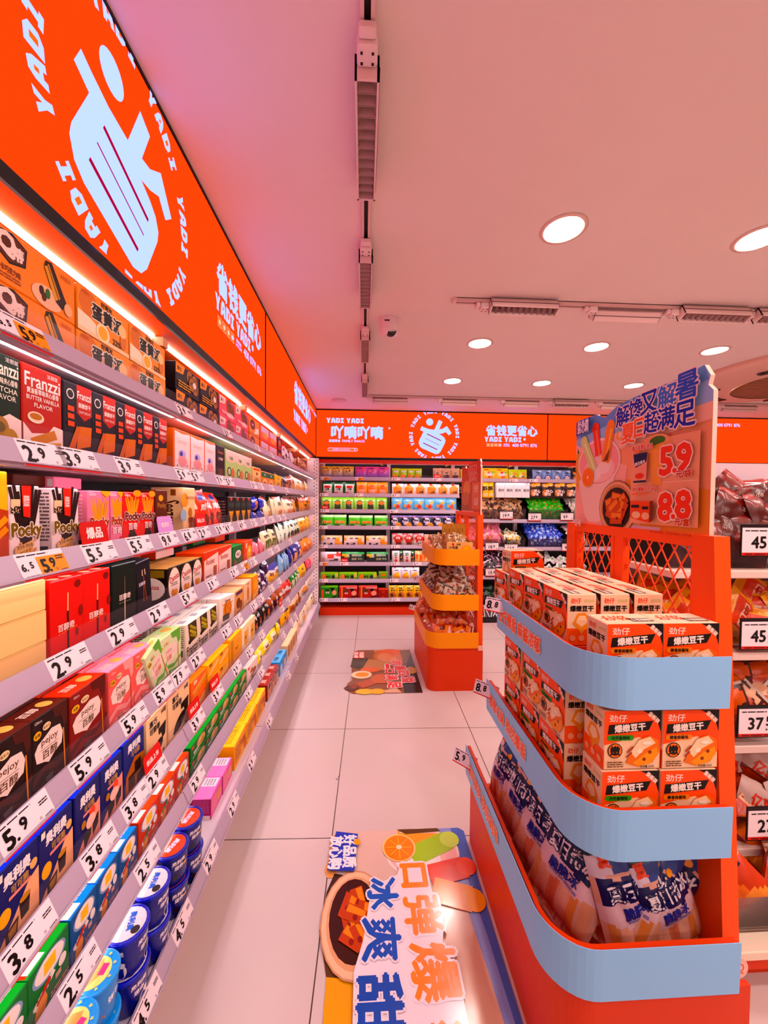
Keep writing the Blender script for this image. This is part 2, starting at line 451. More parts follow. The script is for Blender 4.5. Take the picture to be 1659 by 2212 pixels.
sign_panel('lightbox_sign', 3.0, SH, main_sign_items(SH), Matrix.Translation((-.612, 4.94, SZ0 - .003)), 'orange backlit fascia with shop name and emblem above the back wall')
sign_panel('lightbox_sign', 3.6, SH, second_sign_items(SH), Matrix.Translation((2.39, 4.94, SZ0 - .003)), 'orange backlit fascia with phone number, beyond the seam on the back wall')
# canopies under the fascias
def canopy(M, length, label, lip=False):
    root = empty('canopy'); root.matrix_world = M; tag(root, label, 'canopy')
    b = MB(); b.add([(0, .004, -.03), (length, .004, -.03), (length, .05, -.045), (0, .05, -.045)], [(0, 1, 2, 3)], 'F0702A')
    b.add([(0, .05, -.045), (length, .05, -.045), (length, .40, -.02), (0, .40, -.02)], [(0, 1, 2, 3)], 'F0702A')
    if lip: b.box(0, .0, -.075, length, .008, -.031, 'C8380C')
    b.obj('soffit', PAINT, root)
    n = max(1, round(length / .85)); w = length / n
    for i in range(n):
        y_ = .16 if lip else .05
        b = MB(); b.box(i * w + .03, y_, -.056 + (.008 if lip else 0), i * w + w - .04, y_ + .011, -.0455 + (.008 if lip else 0), STRIP_TINT); b.obj('led_strip', LITSTRIP, root)
        b = MB(); b.box(i * w + w - .03, .03, -.075, i * w + w, .30, -.047, 'D89A72'); b.obj('bracket', PAINT, root)
        b = MB(); b.bar((i * w + w - .045, y_ + .005, -.052), (i * w + w - .04, y_ + .02, -.085), .002, 'F4E4E0', 6); b.bar((i * w + w - .04, y_ + .02, -.085), (i * w + w - .015, y_ + .05, -.075), .002, 'F4E4E0', 6); b.obj('cord', PAINT, root)
    return root
canopy(Matrix.Translation((-.615, .45, SZ0)) @ Matrix.Rotation(rad(90), 4, 'Z'), 4.30, 'orange canopy with LED strips under the fascia of the long wall')
canopy(Matrix.Translation((-.60, 4.94, SZ0 - .003)), 5.2, 'orange canopy with LED strips under the fascia of the back wall', True)

# ================================================================ ceiling fittings
def downlight(x, y, label):
    root = empty('downlight', (x, y, CEIL_Z)); tag(root, label, 'ceiling light', 'round ceiling downlights')
    b = MB(); b.lathe([(.078, -.001), (.094, -.001), (.096, -.004), (.080, -.008), (.076, -.004)], 32, 'F0D0C4', cap=False); b.obj('trim_ring', PAINT, root)
    b = MB(); b.lathe([(.0, -.004), (.077, -.0041)], 32, LAMP_TINT, cap=False, smooth=False); b.obj('lens', LITLAMP, root)
names = {}
gx = [.84, 1.72, 2.645, 3.55, 4.5]; gy = [-1.55, -.5, .5, 1.63, 2.815, 3.695]
rows = ['row above the near display stand', 'second row from the camera end', 'row nearest the back fascia']
for j, y in enumerate(gy):
    for i, x in enumerate(gx):
        if j >= 3:
            lab = 'round white downlight, %s of the ceiling, %s' % (ORD[i] + ' from the aisle side', ['row above the near stand', 'middle row', 'row closest to back fascia'][j - 3])
        else:
            lab = 'round white downlight over the shop entrance behind the viewer'
        if j < 3 and i > 3: continue
        downlight(x, y, lab)
# ceiling speaker
b = MB(); b.lathe([(.085, -.001), (.085, -.006), (.07, -.012), (.03, -.016)], 28, 'E8BFB4'); tag(b.obj('ceiling_speaker', PAINT, None, (-.30, 4.5, CEIL_Z)), 'small round white speaker on the ceiling at the wall corner', 'speaker')
# dome camera
root = empty('dome_camera', (.151, 2.50, CEIL_Z)); tag(root, 'white dome security camera on the ceiling near the long track', 'security camera')
b = MB(); b.lathe([(.032, -.105), (.05, -.095), (.056, -.07), (.056, -.02), (.062, -.012), (.062, -.001)], 28, 'F4DDDC'); b.obj('housing', PAINT, root)
b = MB(); b.M = Matrix.Translation((.012, -.02, -.075)) @ Matrix.Rotation(rad(35), 4, 'X'); b.lathe([(.001, -.042), (.02, -.036), (.034, -.02), (.04, 0)], 24, '1A1414', cap=False); b.obj('lens_window', GLOSSY, root)
b = MB(); b.box(-.03, -.0575, -.034, .002, -.055, -.026, '3A2A2A'); b.obj('badge', PAINT, root)

def track(M, length, label):
    root = empty('light_track'); root.matrix_world = M; tag(root, label, 'light track', 'ceiling light tracks')
    b = MB()
    b.box(0, -.018, -.022, length, -.008, 0, 'EBC9C4'); b.box(0, .008, -.022, length, .018, 0, 'EBC9C4'); b.box(0, -.018, -.004, length, .018, 0, 'D8B5B0')
    b.obj('rail', PAINT, root)
    b = MB(); b.box(0, -.008, -.012, length, .008, -.004, '2A1C20'); b.obj('conductor_slot', PAINT, root)
    b = MB(); b.box(-.02, -.019, -.023, 0, .019, 0, 'F0D2CC'); b.obj('end_cap', PAINT, root)
    return root
def linear_lamp(M, length, label, lit_cells=12, tilt=0):
    root = empty('track_lamp'); root.matrix_world = M; tag(root, label, 'track light', 'linear track lamps')
    b = MB(); b.box(-.05, -.026, -.06, 0.0, .026, -.0235, 'F4DAD6', .006); b.box(-.075, -.022, -.048, -.05, .022, -.0235, 'F4DAD6', .005)
    for sx in (-.035, -.012):
        for sy in (-.014, .014): b.box(sx - .003, sy - .003, -.0612, sx + .003, sy + .003, -.06, '2A1C1C')
    b.obj('adapter', PAINT, root)
    T = Matrix.Rotation(tilt, 4, 'X')
    b = MB(); b.M = T
    b.box(0, -.032, -.085, length, -.026, -.0235, 'EFD0CA'); b.box(0, .026, -.085, length, .032, -.0235, 'EFD0CA'); b.box(0, -.032, -.03, length, .032, -.0235, 'EFD0CA')
    b.box(0, -.032, -.085, .006, .032, -.0235, 'EFD0CA'); b.box(length - .006, -.032, -.085, length, .032, -.0235, 'EFD0CA')
    b.box(0, -.034, -.056, length, -.032, -.053, '5A4040')
    b.obj('housing', PAINT, root)
    b = MB(); b.M = T; n = lit_cells; w = (length - .012) / n
    for i in range(n):
        x0 = .006 + i * w
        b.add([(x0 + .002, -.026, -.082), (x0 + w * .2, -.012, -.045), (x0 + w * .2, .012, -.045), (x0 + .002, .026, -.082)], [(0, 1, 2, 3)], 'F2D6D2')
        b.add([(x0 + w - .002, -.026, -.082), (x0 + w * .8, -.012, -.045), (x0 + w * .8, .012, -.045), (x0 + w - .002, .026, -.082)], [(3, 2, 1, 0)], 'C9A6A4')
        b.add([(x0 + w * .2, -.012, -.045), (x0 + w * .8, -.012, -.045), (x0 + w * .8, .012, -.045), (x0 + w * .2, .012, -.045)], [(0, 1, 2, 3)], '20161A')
    b.obj('louvre', PAINT, root)
    return root
RZ = Matrix.Rotation(rad(90), 4, 'Z')
track(Matrix.Translation((.0, -.3, CEIL_Z)) @ RZ, 4.6, 'white ceiling track running down the aisle toward the back wall')
for i, (y0, y1) in enumerate(((.17, .75), (1.02, 1.42), (1.78, 2.2), (2.62, 3.05), (3.55, 4.05))):
    linear_lamp(Matrix.Translation((.0, y0, CEIL_Z)) @ RZ, y1 - y0, 'slim louvred lamp on the aisle track, %s from the viewer' % ORD[i])
track(Matrix.Translation((.52, 2.22, CEIL_Z)), 3.2, 'white ceiling track crossing the shop beyond the first downlights')
for i, px in enumerate(((1043, 1198), (1275, 1430), (1450, 1605), (1612, 1765))):
    x0 = x_on_wall(px[0] + 12, 2.22, 2.55); x1 = x_on_wall(px[1], 2.22, 2.55)
    linear_lamp(Matrix.Translation((x0, 2.22, CEIL_Z)), x1 - x0, 'slim white lamp on the crossing track, %s from its aisle end' % ORD[i], 11, rad(-25 if i != 1 else 40))
track(Matrix.Translation((.06, 4.26, CEIL_Z)), 4.8, 'white ceiling track running along the back fascia')
for i, px in enumerate(((800, 880), (950, 1030), (1085, 1165), (1188, 1268), (1295, 1375), (1400, 1480), (1557, 1635))):
    x0 = x_on_wall(px[0] + 5, 4.26, 2.56); x1 = x_on_wall(px[1], 4.26, 2.56)
    linear_lamp(Matrix.Translation((x0, 4.26, CEIL_Z)), x1 - x0, 'slim white lamp on the fascia track, %s from its aisle end' % ORD[i], 10, rad(35 if i not in (3,) else -25))
# air-conditioning cassette
root = empty('air_conditioner', (3.9, 3.25, CEIL_Z)); tag(root, 'large round white ceiling air conditioner behind the poster board', 'air conditioner')
b = MB(); b.lathe([(.50, -.085), (.60, -.08), (.80, -.05), (.86, -.02), (.86, 0)], 64, 'E4B8A8', cap=False); b.obj('panel', PAINT, root)
b = MB(); b.lathe([(.001, -.075), (.40, -.078), (.49, -.082), (.50, -.09), (.49, -.092)], 64, '9A6A50', cap=False)
for k in range(40):
    a = 2 * PI * k / 40; b.bar((.1 * math.cos(a), .1 * math.sin(a), -.08), (.47 * math.cos(a + .12), .47 * math.sin(a + .12), -.085), .004, 'C89078', 4)
b.obj('grille', PAINT, root)
for q in range(4):
    b = MB()
    for k in range(12):
        b.M = Matrix.Rotation(q * PI / 2 + .3 + k * .075, 4, 'Z'); b.box(.60, -.022, -.086, .66, .022, -.079, '1C1210')
    b.obj('outlet', PAINT, root)
# ================================================================ shelving and price tags
RAIL_C, SHELF_C = 'B8A4B6', 'E0D2DA'
ZB = [1.728, 1.520, 1.318, 1.109, .867, .646, .430, .185]          # lower edge of each price rail, top shelf first
ROWS = ['top', 'second', 'third', 'fourth', 'fifth', 'sixth', 'seventh', 'bottom']
def extr(b, prof, x0, x1, col):
    n = len(prof)
    vs = [(x0, y, z) for y, z in prof] + [(x1, y, z) for y, z in prof]
    b.add(vs, [tuple(range(n)), tuple(reversed(range(n, 2 * n)))] + [(k, n + k, n + (k + 1) % n, (k + 1) % n) for k in range(n)], col)
def bay(M, w, label, levels=ZB, topcol='F27A2C', bottom_out=.065, plinth='D8461A', depth=.43, back='C4B2AE', rear_in=0):
    root = empty('shelving_bay'); root.matrix_world = M; tag(root, label, 'shelving', 'shop shelving bays')
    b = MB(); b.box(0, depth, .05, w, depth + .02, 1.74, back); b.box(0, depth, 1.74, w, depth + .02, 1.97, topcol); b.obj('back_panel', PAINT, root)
    b = MB(); b.box(0, .03, 0, w, depth, .10, plinth); b.obj('plinth', PAINT, root)
    b = MB()
    for x in (0, w - .025):
        b.box(x, depth - .04, .1, x + .025, depth, 1.97, 'D9C8CC')
    b.obj('upright', PAINT, root)
    for i, zb in enumerate(levels):
        o = -bottom_out if zb < .2 else 0
        b = MB(); up = .010 if zb < .2 else 0; b.box(.003, .018 + o, zb, w - .003, depth, zb + .005 + up, SHELF_C); sh = b.obj('shelf', PAINT, root)
        b = MB(); extr(b, [(o, zb), (.003 + o, zb - .008), (.021 + o, zb - .008), (.024 + o, zb + .040), (.017 + o, zb + .042)], .002, w - .002, RAIL_C)
        extr(b, [(-.002 + o, zb + .002), (-.006 + o, zb - .001), (0 + o, zb - .004)], .002, w - .002, 'A894A2')
        b.obj('price_rail', METAL, sh)
        if zb > .2 and (levels is ZB or zb > 1.7):
            b = MB(); b.add([(.004, .026, zb + .03), (w - .004, .026, zb + .03), (w - .004, .026, zb + .075), (.004, .026, zb + .075)], [(0, 1, 2, 3)], 'FFFFFF'); b.obj('clear_guard', CLEAR, sh)
        if zb > .2:
            b = MB(); b.box(.02, .028, zb - .0045, w - .02, .040, zb - .0005, STRIP_TINT); b.obj('led_strip', LITSTRIP, sh)
    return root
LM = lambda y0: Matrix.Translation((-.585, y0, 0)) @ Matrix.Rotation(rad(90), 4, 'Z')
YJ = [-.42, .45, 1.308, 2.147, 2.975, 3.845, 4.70]
for i in range(1, 6):
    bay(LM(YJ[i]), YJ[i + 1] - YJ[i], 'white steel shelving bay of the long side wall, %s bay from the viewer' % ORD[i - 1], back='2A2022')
# slotted corner column at the end of the long wall
root = empty('slotted_column', (-.62, 4.78, 0)); tag(root, 'pale slotted steel column in the corner between both shelf walls', 'column')
b = MB(); b.box(-.07, -.06, 0, .065, 0, 1.98, 'E8D6D8'); b.obj('post', PAINT, root)
b = MB()
for k in range(88): b.box(.012 + .028 * (k % 2), -.0612, .12 + k * .021, .022 + .028 * (k % 2), -.0600, .131 + k * .021, '120C0E')
b.obj('slot_pattern', MATTE, root)

_tags = {}
TAGW, TAGH = .104, .05
def tag_mesh(price, style):
    k = (price, style)
    if k in _tags: return _tags[k]
    b = MB()
    fn = lambda u, v, h: (u - TAGW / 2, -.004 + .021 * v / TAGH - h, -.006 + .048 * v / TAGH)
    P = lambda v: fn(0, v, 0)
    b.add([fn(0, 0, 0), fn(TAGW, 0, 0), fn(TAGW, TAGH, 0), fn(0, TAGH, 0), fn(0, 0, -.0012), fn(TAGW, 0, -.0012), fn(TAGW, TAGH, -.0012), fn(0, TAGH, -.0012)],
          [(0, 1, 2, 3), (7, 6, 5, 4), (0, 4, 5, 1), (3, 2, 6, 7), (0, 3, 7, 4), (1, 5, 6, 2)], 'F3E0E6')
    a, d = price.split('.')
    it = [('r', 0, 0, 1, .075, 'D6242A'), ('s', .05, .86, .66, .95, 1, '2A1A1E'), ('t', '品名', .07, .91, .075, '2A1A1E')]
    if style == 'promo':
        it += [('r', .38, .075, 1, .80, 'FF9A1E'), ('t', '6.', .10, .50, .26, '140C0E', .05), ('t', '5', .25, .55, .22, '140C0E', .05), ('t', a, .50, .44, .48, '140C0E', .05), ('e', .585, .24, .024, 0, '140C0E'), ('t', d, .68, .52, .36, '140C0E', .05), ('s', .06, .13, .34, .2, 1, '2A1A1E')]
    else:
        x = .17 if len(a) == 1 else .2
        it += [('t', a, x, .48, .56, '140C0E', .05), ('e', x + .12 * len(a), .27, .026, 0, '140C0E'), ('t', d, x + .16 + .12 * len(a), .56, .4, '140C0E', .05)]
    it += [('t', '元', .72, .26, .1, '140C0E'), ('s', .78, .60, .95, .78, 2, '2A1A1E'), ('s', .80, .16, .95, .24, 1, '6A5A5E')]
    b.art(fn, TAGW, TAGH, it, 1.5e-4)
    _tags[k] = b.mesh('price_tag', PAPER)
    return _tags[k]
def topper_mesh(col, txt):
    k = ('top', col, txt)
    if k not in _tags:
        w, h = .088, .048
        b = MB(); fn = lambda u, v, q: (u - w / 2, .0165 + .008 * v / h - q, .041 + v)
        b.add([fn(0, 0, 0), fn(w, 0, 0), fn(w, h * .8, 0), fn(w * .93, h, 0), (fn(w * .07, h, 0)), fn(0, h * .8, 0)], [(0, 1, 2, 3, 4, 5)], col)
        b.add([fn(0, 0, -.001), fn(w, 0, -.001), fn(w, h * .8, -.001), fn(w * .93, h, -.001), (fn(w * .07, h, -.001)), fn(0, h * .8, -.001)], [(5, 4, 3, 2, 1, 0)], col)
        b.art(fn, w, h, [('t', txt, .5, .48, .5 if len(txt) < 3 else .3, 'FBE6E2', .04, .86)])
        _tags[k] = b.mesh('promotion_card', PAPER)
    return _tags[k]
def price_tag(M, price, label, style='std'):
    me = tag_mesh(price, 'promo' if style == 'promo' else 'std')
    if style in ('hot', 'new', 'pink'):
        r = empty('price_tag'); put(me, 'card', r)
        put(topper_mesh(*{'hot': ('C8301E', '爆品'), 'new': ('D8321E', '新品上市'), 'pink': ('D8A0E0', '会员价')}[style]), 'promotion_card', r)
    else: r = put(me, 'price_tag')
    r.matrix_world = M; tag(r, label, 'price tag', 'shelf price tags')
    return r
LTAGS = {0: '58 5.9 promo/404 3.9/496 3.9/560 3.9/590 5.9',
         1: '104 2.9/180 3.9/287 3.9/403 5.9/431 5.9/482 7.9/500 5.9/552 3.9/567 3.5/590 3.9/622 4.9',
         2: '103 5.9 promo/225 5.5 hot/310 5.5/372 9.8 pink/415 6.8/446 2.9 new/481 3.9/498 4.9/527 4.9/552 3.5/573 4.9/590 4.9/606 4.5/617 4.5',
         3: '160 2.9/273 2.9/350 2.9/413 5.9/464 3.9/510 2.9/533 2.9 promo/551 3.2/588 3.9/602 4.5/630 4.5',
         4: '66 5.9/203 5.9/298 5.9/360 5.9/397 7.9/433 2.9/494 2.9/519 3.5/552 3.9/567 2.8/590 2.1/606 2.9/640 3.9',
         5: '76 3.8/224 3.8/300 3.8/346 2.9 new/432 3.9 new/475 3.9 new/516 2.9/543 2.9/569 2.9/612 3.9 new/625 4.9',
         6: '183 2.5/326 2.5/432 2.9/541 2.9/568 3.9/615 3.9/632 3.9/640 3.9',
         7: '327 4.5/401 4.5/461 2.9/509 2.9/548 2.9/585 2.9/626 2.9/643 2.9/672 3.9'}
for k, s in LTAGS.items():
    zb = ZB[k]; X = -.585 if k < 7 else -.52
    for n, e in enumerate(s.split('/')):
        q = e.split(); Y = y_on_wall(float(q[0]), X, zb + .03); st = q[2] if len(q) > 2 else 'std'
        d = {'std': 'white tag', 'promo': 'white and orange tag', 'hot': 'white tag under a red card', 'new': 'white tag under a red card', 'pink': 'white tag under a lilac card'}[st]
        price_tag(Matrix.Translation((X, Y, zb)) @ Matrix.Rotation(rad(90), 4, 'Z'), q[1], '%s priced %s, %s along the %s rail, long wall' % (d, q[1], ORD[n], ROWS[k]), st)

# ================================================================ packaging
_mesh = {}
def carton_mesh(key, w, d, h, k):
    ck = (key, round(w, 4), round(d, 4), round(h, 4))
    if ck in _mesh: return _mesh[ck]
    b = MB(); c = k['c']
    bev = min(.0022, w * .03)
    b.box(-w / 2, 0, 0, w / 2, d, h, c, bev, dict(T=k.get('tc', c), L=k.get('sc', c), R=k.get('sc', c)))
    e = bev * .9
    if k.get('F'): b.art(lambda u, v, q: (u - w / 2, -q, v), w, h, k['F'])
    if k.get('T'): b.art(lambda u, v, q: (u - w / 2, v, h + q), w, d, k['T'])
    if k.get('S'):
        b.art(lambda u, v, q: (-w / 2 - q, d - u, v), d, h, k['S']); b.art(lambda u, v, q: (w / 2 + q, u, v), d, h, k['S'])
    b.add([(-w / 2 + .004, d * .5 - .0004, h + .0002), (w / 2 - .004, d * .5 - .0004, h + .0002), (w / 2 - .004, d * .5 + .0004, h + .0002), (-w / 2 + .004, d * .5 + .0004, h + .0002)], [(0, 1, 2, 3)], tuple(x * .6 for x in lin(k.get('tc', c))[:3]) + (1,))
    _mesh[ck] = b.mesh(k.get('n', 'snack_box'), k.get('m', PAPER))
    return _mesh[ck]
def inpoly(pts, x, y):
    r = False; j = len(pts) - 1
    for i in range(len(pts)):
        xi, yi = pts[i]; xj, yj = pts[j]
        if (yi > y) != (yj > y) and x < (xj - xi) * (y - yi) / (yj - yi) + xi: r = not r
        j = i
    return r
def pouch_mesh(key, w, h, t, k, seed=0, nx=14, ny=18, style='pillow'):
    ck = (key, round(w, 4), round(h, 4), round(t, 4), seed, nx, style)
    if ck in _mesh: return _mesh[ck]
    off = Vector((seed * 3.7, seed * 1.3, len(key)))
    cr = .075
    def prof(u, v):
        if style == 'stand': f = (1 - abs(2 * u - 1) ** 2.4) ** .6 * (min(1, (1 - v) * 1.25) ** .8) * (1 if v > .05 else .55 + v * 9)
        else:
            vv = (v - cr) / (1 - 2 * cr)
            f = 0 if vv <= 0 or vv >= 1 else (1 - abs(2 * vv - 1) ** 2.6) ** .6 * max(0, 1 - abs(2 * u - 1) ** 3) ** .55
        return f
    def surf(u, v, q, side):
        x = (u - .5) * w; z = v * h
        f = prof(u, v)
        nz = noise.noise(Vector((u * 3.1, v * 3.3, side)) + off) * .35 + noise.noise(Vector((u * 9, v * 7, side)) + off) * .16
        wr = noise.noise(Vector((u * 16, v * 2.2, side + 5)) + off) * (abs(2 * v - 1) ** 2) * .22
        y = t / 2 * (f * (1 + nz) + wr * (1 if 0 < v < 1 else 0)) + .0008
        x *= 1 - .06 * f * (1 - abs(2 * v - 1)); z -= .0
        edge = noise.noise(Vector((u * 5, v * 5, 9)) + off) * .018 * h
        return (x, -y - q if side == 0 else y + q, z + edge * (abs(2 * v - 1) ** 3))
    b = MB()
    for side in (0, 1):
        vs = [surf(i / nx, j / ny, 0, side) for j in range(ny + 1) for i in range(nx + 1)]
        fs = []; cs = []
        for j in range(ny):
            for i in range(nx):
                u, v = (i + .5) / nx, (j + .5) / ny; c = k['c'] if side == 0 or 'bc' not in k else k['bc']
                if k.get('grad') and side == 0:
                    g0, g1 = lin(k['grad'][0]), lin(k['grad'][1]); c = tuple(g0[q] * (1 - v) + g1[q] * v for q in range(3)) + (1,)
                if side == 0:
                    for it in k.get('R', ()):
                        if it[0] == 'r' and it[1] <= u <= it[3] and it[2] <= v <= it[4]: c = it[5]
                        elif it[0] == 'e' and ((u - it[1]) / it[3]) ** 2 + ((v - it[2]) / it[4]) ** 2 <= 1: c = it[5]
                        elif it[0] == 'p' and inpoly(it[1], u, v): c = it[2]
                a = j * (nx + 1) + i; q4 = (a, a + 1, a + nx + 2, a + nx + 1)
                fs.append(q4 if side == 0 else tuple(reversed(q4))); cs.append(c)
        b.add(vs, fs, cs, True)
    if k.get('F'): b.art(lambda u, v, q: surf(min(1, max(0, u / w)), min(1, max(0, v / h)), q + .0012, 0), w, h, k['F'], 2e-4)
    _mesh[ck] = b.mesh(k.get('n', 'snack_pouch'), k.get('m', FILM))
    return _mesh[ck]

K = {}
def kd(key, n, d, c, F=(), **kw): K[key] = dict(n=n, d=d, c=c, F=list(F), **kw)
def cookies(pts, r, col='C9822E', dark='8A4E14'):
    o = []
    for x, y in pts: o += [('e', x, y, r, 0, dark), ('e', x, y, r * .9, 0, col), ('e', x - r * .3, y + r * .2, r * .18, 0, dark), ('e', x + r * .35, y - r * .3, r * .16, 0, dark), ('e', x + r * .1, y + r * .5, r * .14, 0, dark)]
    return o
def sticks(n, x0, x1, xb0, xb1, y0, y1, col, t=.03, top=None):
    o = []
    for i in range(n):
        f = i / max(1, n - 1); a = x0 + (x1 - x0) * f; bb = xb0 + (xb1 - xb0) * f; yy = y1 + .05 * math.sin(i * 2.3)
        o.append(('l', bb, y0, a, yy, t, col))
        if top: o.append(('l', bb + (a - bb) * .62, y0 + (yy - y0) * .62, a, yy, t, top))
    return o
# --- top shelf
kd('cake', 'cake_carton', 'amber chocolate cake carton', 'EE8A0C', [('p', [(.05, .93), (.02, .55), (.16, .40), (.34, .5), (.36, .85), (.2, .98)], '1E0D08'), ('p', [(.06, .9), (.04, .57), (.16, .44), (.32, .53), (.34, .83), (.2, .94)], '5A2412'),
   ('t', 'Q', .13, .73, .4, 'F5D8D0', .06), ('t', '蒂', .25, .66, .25, 'F5D8D0', .05), ('t', '摩卡巧克力味', .15, .28, .12, '8A3C10', .03, .26), ('s', .03, .1, .28, .2, 2, '9A4A14'),
   ('e', .6, .22, .2, .22, 'F3B898'), ('p', [(.58, .95), (.66, .98), (.86, .35), (.8, .15), (.7, .25), (.56, .8)], '2A100A'), ('p', [(.56, .82), (.6, .86), (.74, .32), (.7, .25)], 'D8963C'), ('p', [(.6, .9), (.62, .91), (.77, .36), (.75, .32)], 'C88430'), ('e', .52, .3, .03, .09, '3A180C'), ('e', .55, .2, .03, .09, '4A2010'), ('e', .6, .3, .03, .1, '2C6A20'), ('e', .88, .22, .06, .13, 'E8B088'), ('t', '好丽友', .85, .85, .09, 'B0481A')], d2=.16)
K['cake']['S'] = [('s', .1, .2, .9, .8, 5, 'B86008')]
kd('yolk', 'pie_carton', 'amber egg yolk pie carton', 'EE9414', [('e', .18, .7, .16, .3, 'D8780C'), ('p', [(0, 0), (.5, 0), (.42, .25), (.2, .4), (0, .45)], 'F6E2C8'), ('r', .0, .0, 1, .1, 'F2CFA8'), ('t', '好丽友', .52, .9, .13, '241008', .03), ('o', '蛋黄派', .54, .62, .36, '140A06', 'F8E6D0', .05, .12), ('e', .44, .22, .13, .22, 'F8E0B8'), ('e', .44, .22, .09, .16, 'F0B028'), ('e', .86, .32, .07, .2, 'D87A20'), ('e', .84, .58, .09, .16, 'F4CC94'), ('t', '22%', .72, .18, .14, '30180C', .03), ('t', '好丽友', .12, .9, .08, 'C0501A')])
kd('blackcookie', 'cookie_carton', 'black chocolate cookie carton', '17101A', [('p', [(0, 1), (.36, 1), (.28, .68), (0, .62)], 'F0951E'), ('t', '曲士', .14, .82, .16, '2A1208', .04), *cookies([(.55, .72), (.78, .42), (.74, .66), (.62, .5)], .14, 'A86A34', '3A1A10'), ('e', .72, .52, .07, .12, 'F6E6E0'), ('s', .06, .12, .55, .4, 3, 'D89A3C')], S=[('t', 'MORE DRAWING COOKIES', .5, .5, .14, 'D88A3C', 0, .8, 90)])
kd('pinkcookie', 'cookie_carton', 'coral pink cookie carton', 'EC6470', [('p', [(0, 1), (.36, 1), (.28, .68), (0, .62)], 'FBD8D0'), ('t', '曲士', .14, .82, .16, '8A2418', .04), *cookies([(.55, .68), (.74, .5)], .15, '9A5434', '5A2418'), ('e', .6, .25, .25, .12, 'F9C4C8'), ('p', [(.1, .2), (.4, .2), (.4, .35), (.1, .35)], 'F7A0A8')])
kd('ambercarton', 'wafer_carton', 'amber wafer carton', 'F0951A', [('e', .3, .62, .24, .3, '7A2814'), ('t', 'Lago', .3, .62, .2, 'F6D8C0', .03), ('p', [(.45, .1), (.95, .25), (.95, .6), (.6, .45)], 'F8E4D4'), ('r', 0, 0, 1, .12, 'E07810')])
kd('lilaccarton', 'wafer_carton', 'orange and lilac wafer carton', 'F07024', [('p', [(.1, .6), (.9, .45), (.9, .95), (.1, .95)], 'E6C4E8'), ('e', .5, .4, .3, .22, 'F2A23C'), ('r', 0, 0, 1, .2, 'EE5A28')])
kd('darkwafer', 'wafer_carton', 'dark red wafer carton', '4A1418', [('e', .5, .6, .3, .25, 'E06A30'), ('r', .1, .1, .9, .3, 'B83A20')])
kd('cowpouch', 'milk_pouch', 'white spotted milk pouch', 'E8DCE6', [('t', '牛奶', .5, .75, .14, 'C03A30', .04)], R=[('e', .3, .3, .2, .12, '1E1420'), ('e', .75, .5, .15, .1, '2A1A20'), ('r', 0, .9, 1, 1, 'E0482C'), ('e', .6, .15, .3, .1, 'A05A3A')])
kd('brownpouch', 'nut_pouch', 'tan and brown snack pouch', 'B0703C', [('t', '香脆', .5, .8, .14, '3A1408', .04)], R=[('r', 0, .6, 1, 1, 'DDB08C'), ('e', .5, .3, .35, .2, '6A3014')])
# --- second shelf
kd('matcha', 'biscuit_box', 'dark green egg roll box', '0F2818', [('t', 'Franzzi', .5, .86, .13, 'F0E2D2', .02, .86), ('t', '法丽兹', .72, .95, .045, 'F0E2D2'), ('t', '抹茶味夹心蛋卷', .5, .74, .06, 'F0E2D2', .02, .8), ('t', 'MATCHA', .45, .66, .05, 'F0E2D2', .02), ('t', 'FLAVOR', .45, .59, .05, 'F0E2D2', .02), ('p', [(0, .32), (.3, .38), (.6, .44), (1, .4), (1, 0), (0, 0)], 'EED8D0'), ('e', .3, .3, .28, .1, 'A87C24'), ('e', .3, .3, .16, .05, '6A5A10'), ('e', .62, .2, .26, .1, 'B48A2C'), ('e', .45, .1, .3, .06, '3A5A20')])
kd('vanilla', 'biscuit_box', 'brick red egg roll box', 'B4301C', [('t', 'Franzzi', .5, .85, .14, 'F6E2DC', .02, .88), ('t', '法丽兹', .74, .94, .045, 'F6E2DC'), ('t', '黄油香草味夹心蛋卷', .5, .74, .06, 'F6E2DC', .02, .8), ('t', 'BUTTER VANILLA', .5, .67, .045, 'F6E2DC', .02, .82), ('t', 'FLAVOR', .5, .6, .045, 'F6E2DC', .02), ('p', [(0, .4), (.2, .3), (.6, .33), (.75, .42), (1, .4), (1, 0), (0, 0)], 'F2DCD6'), ('e', .3, .47, .2, .06, 'F3D6C4'), ('e', .3, .48, .15, .035, 'B8742C'), ('l', .2, .2, .8, .33, .1, 'CC8438'), ('l', .35, .15, .95, .2, .1, 'D6964A'), ('e', .5, .16, .1, .06, '8A4A18'), ('e', .82, .1, .08, .06, 'E0A850')])
kd('crispy', 'biscuit_box', 'navy crispy cracker box', '1B1420', [('p', [(.45, 1), (1, 1), (1, .66), (.72, .58), (.45, .66)], 'B8321C'), ('t', 'Franzzi', .72, .88, .09, 'F4DCD6', .02, .5), ('t', '酥脆饼干', .73, .76, .06, 'F4DCD6', .03, .44), ('t', 'CRISPY BISCUIT', .73, .68, .03, 'F4DCD6', 0, .42), ('e', .22, .86, .13, 0, 'E8D8D0'), ('e', .22, .86, .1, 0, '2A2024'), ('r', .12, .66, .34, .72, 'D8542A'), ('r', .12, .57, .34, .63, 'D8542A'), ('r', .12, .48, .34, .54, 'D8542A'), ('p', [(.4, .22), (.92, .28), (.97, .52), (.5, .5)], 'D4701C'), ('p', [(.12, .2), (.42, .5), (.55, .48), (.3, .16)], 'C8641A'), ('p', [(.15, .04), (.85, .02), (.95, .22), (.2, .24)], 'B85A14'), ('l', .15, .1, .9, .08, .012, '6A2C08'), ('l', .17, .16, .92, .15, .012, '6A2C08'), ('l', .18, .21, .94, .21, .012, '6A2C08')], grad=1)
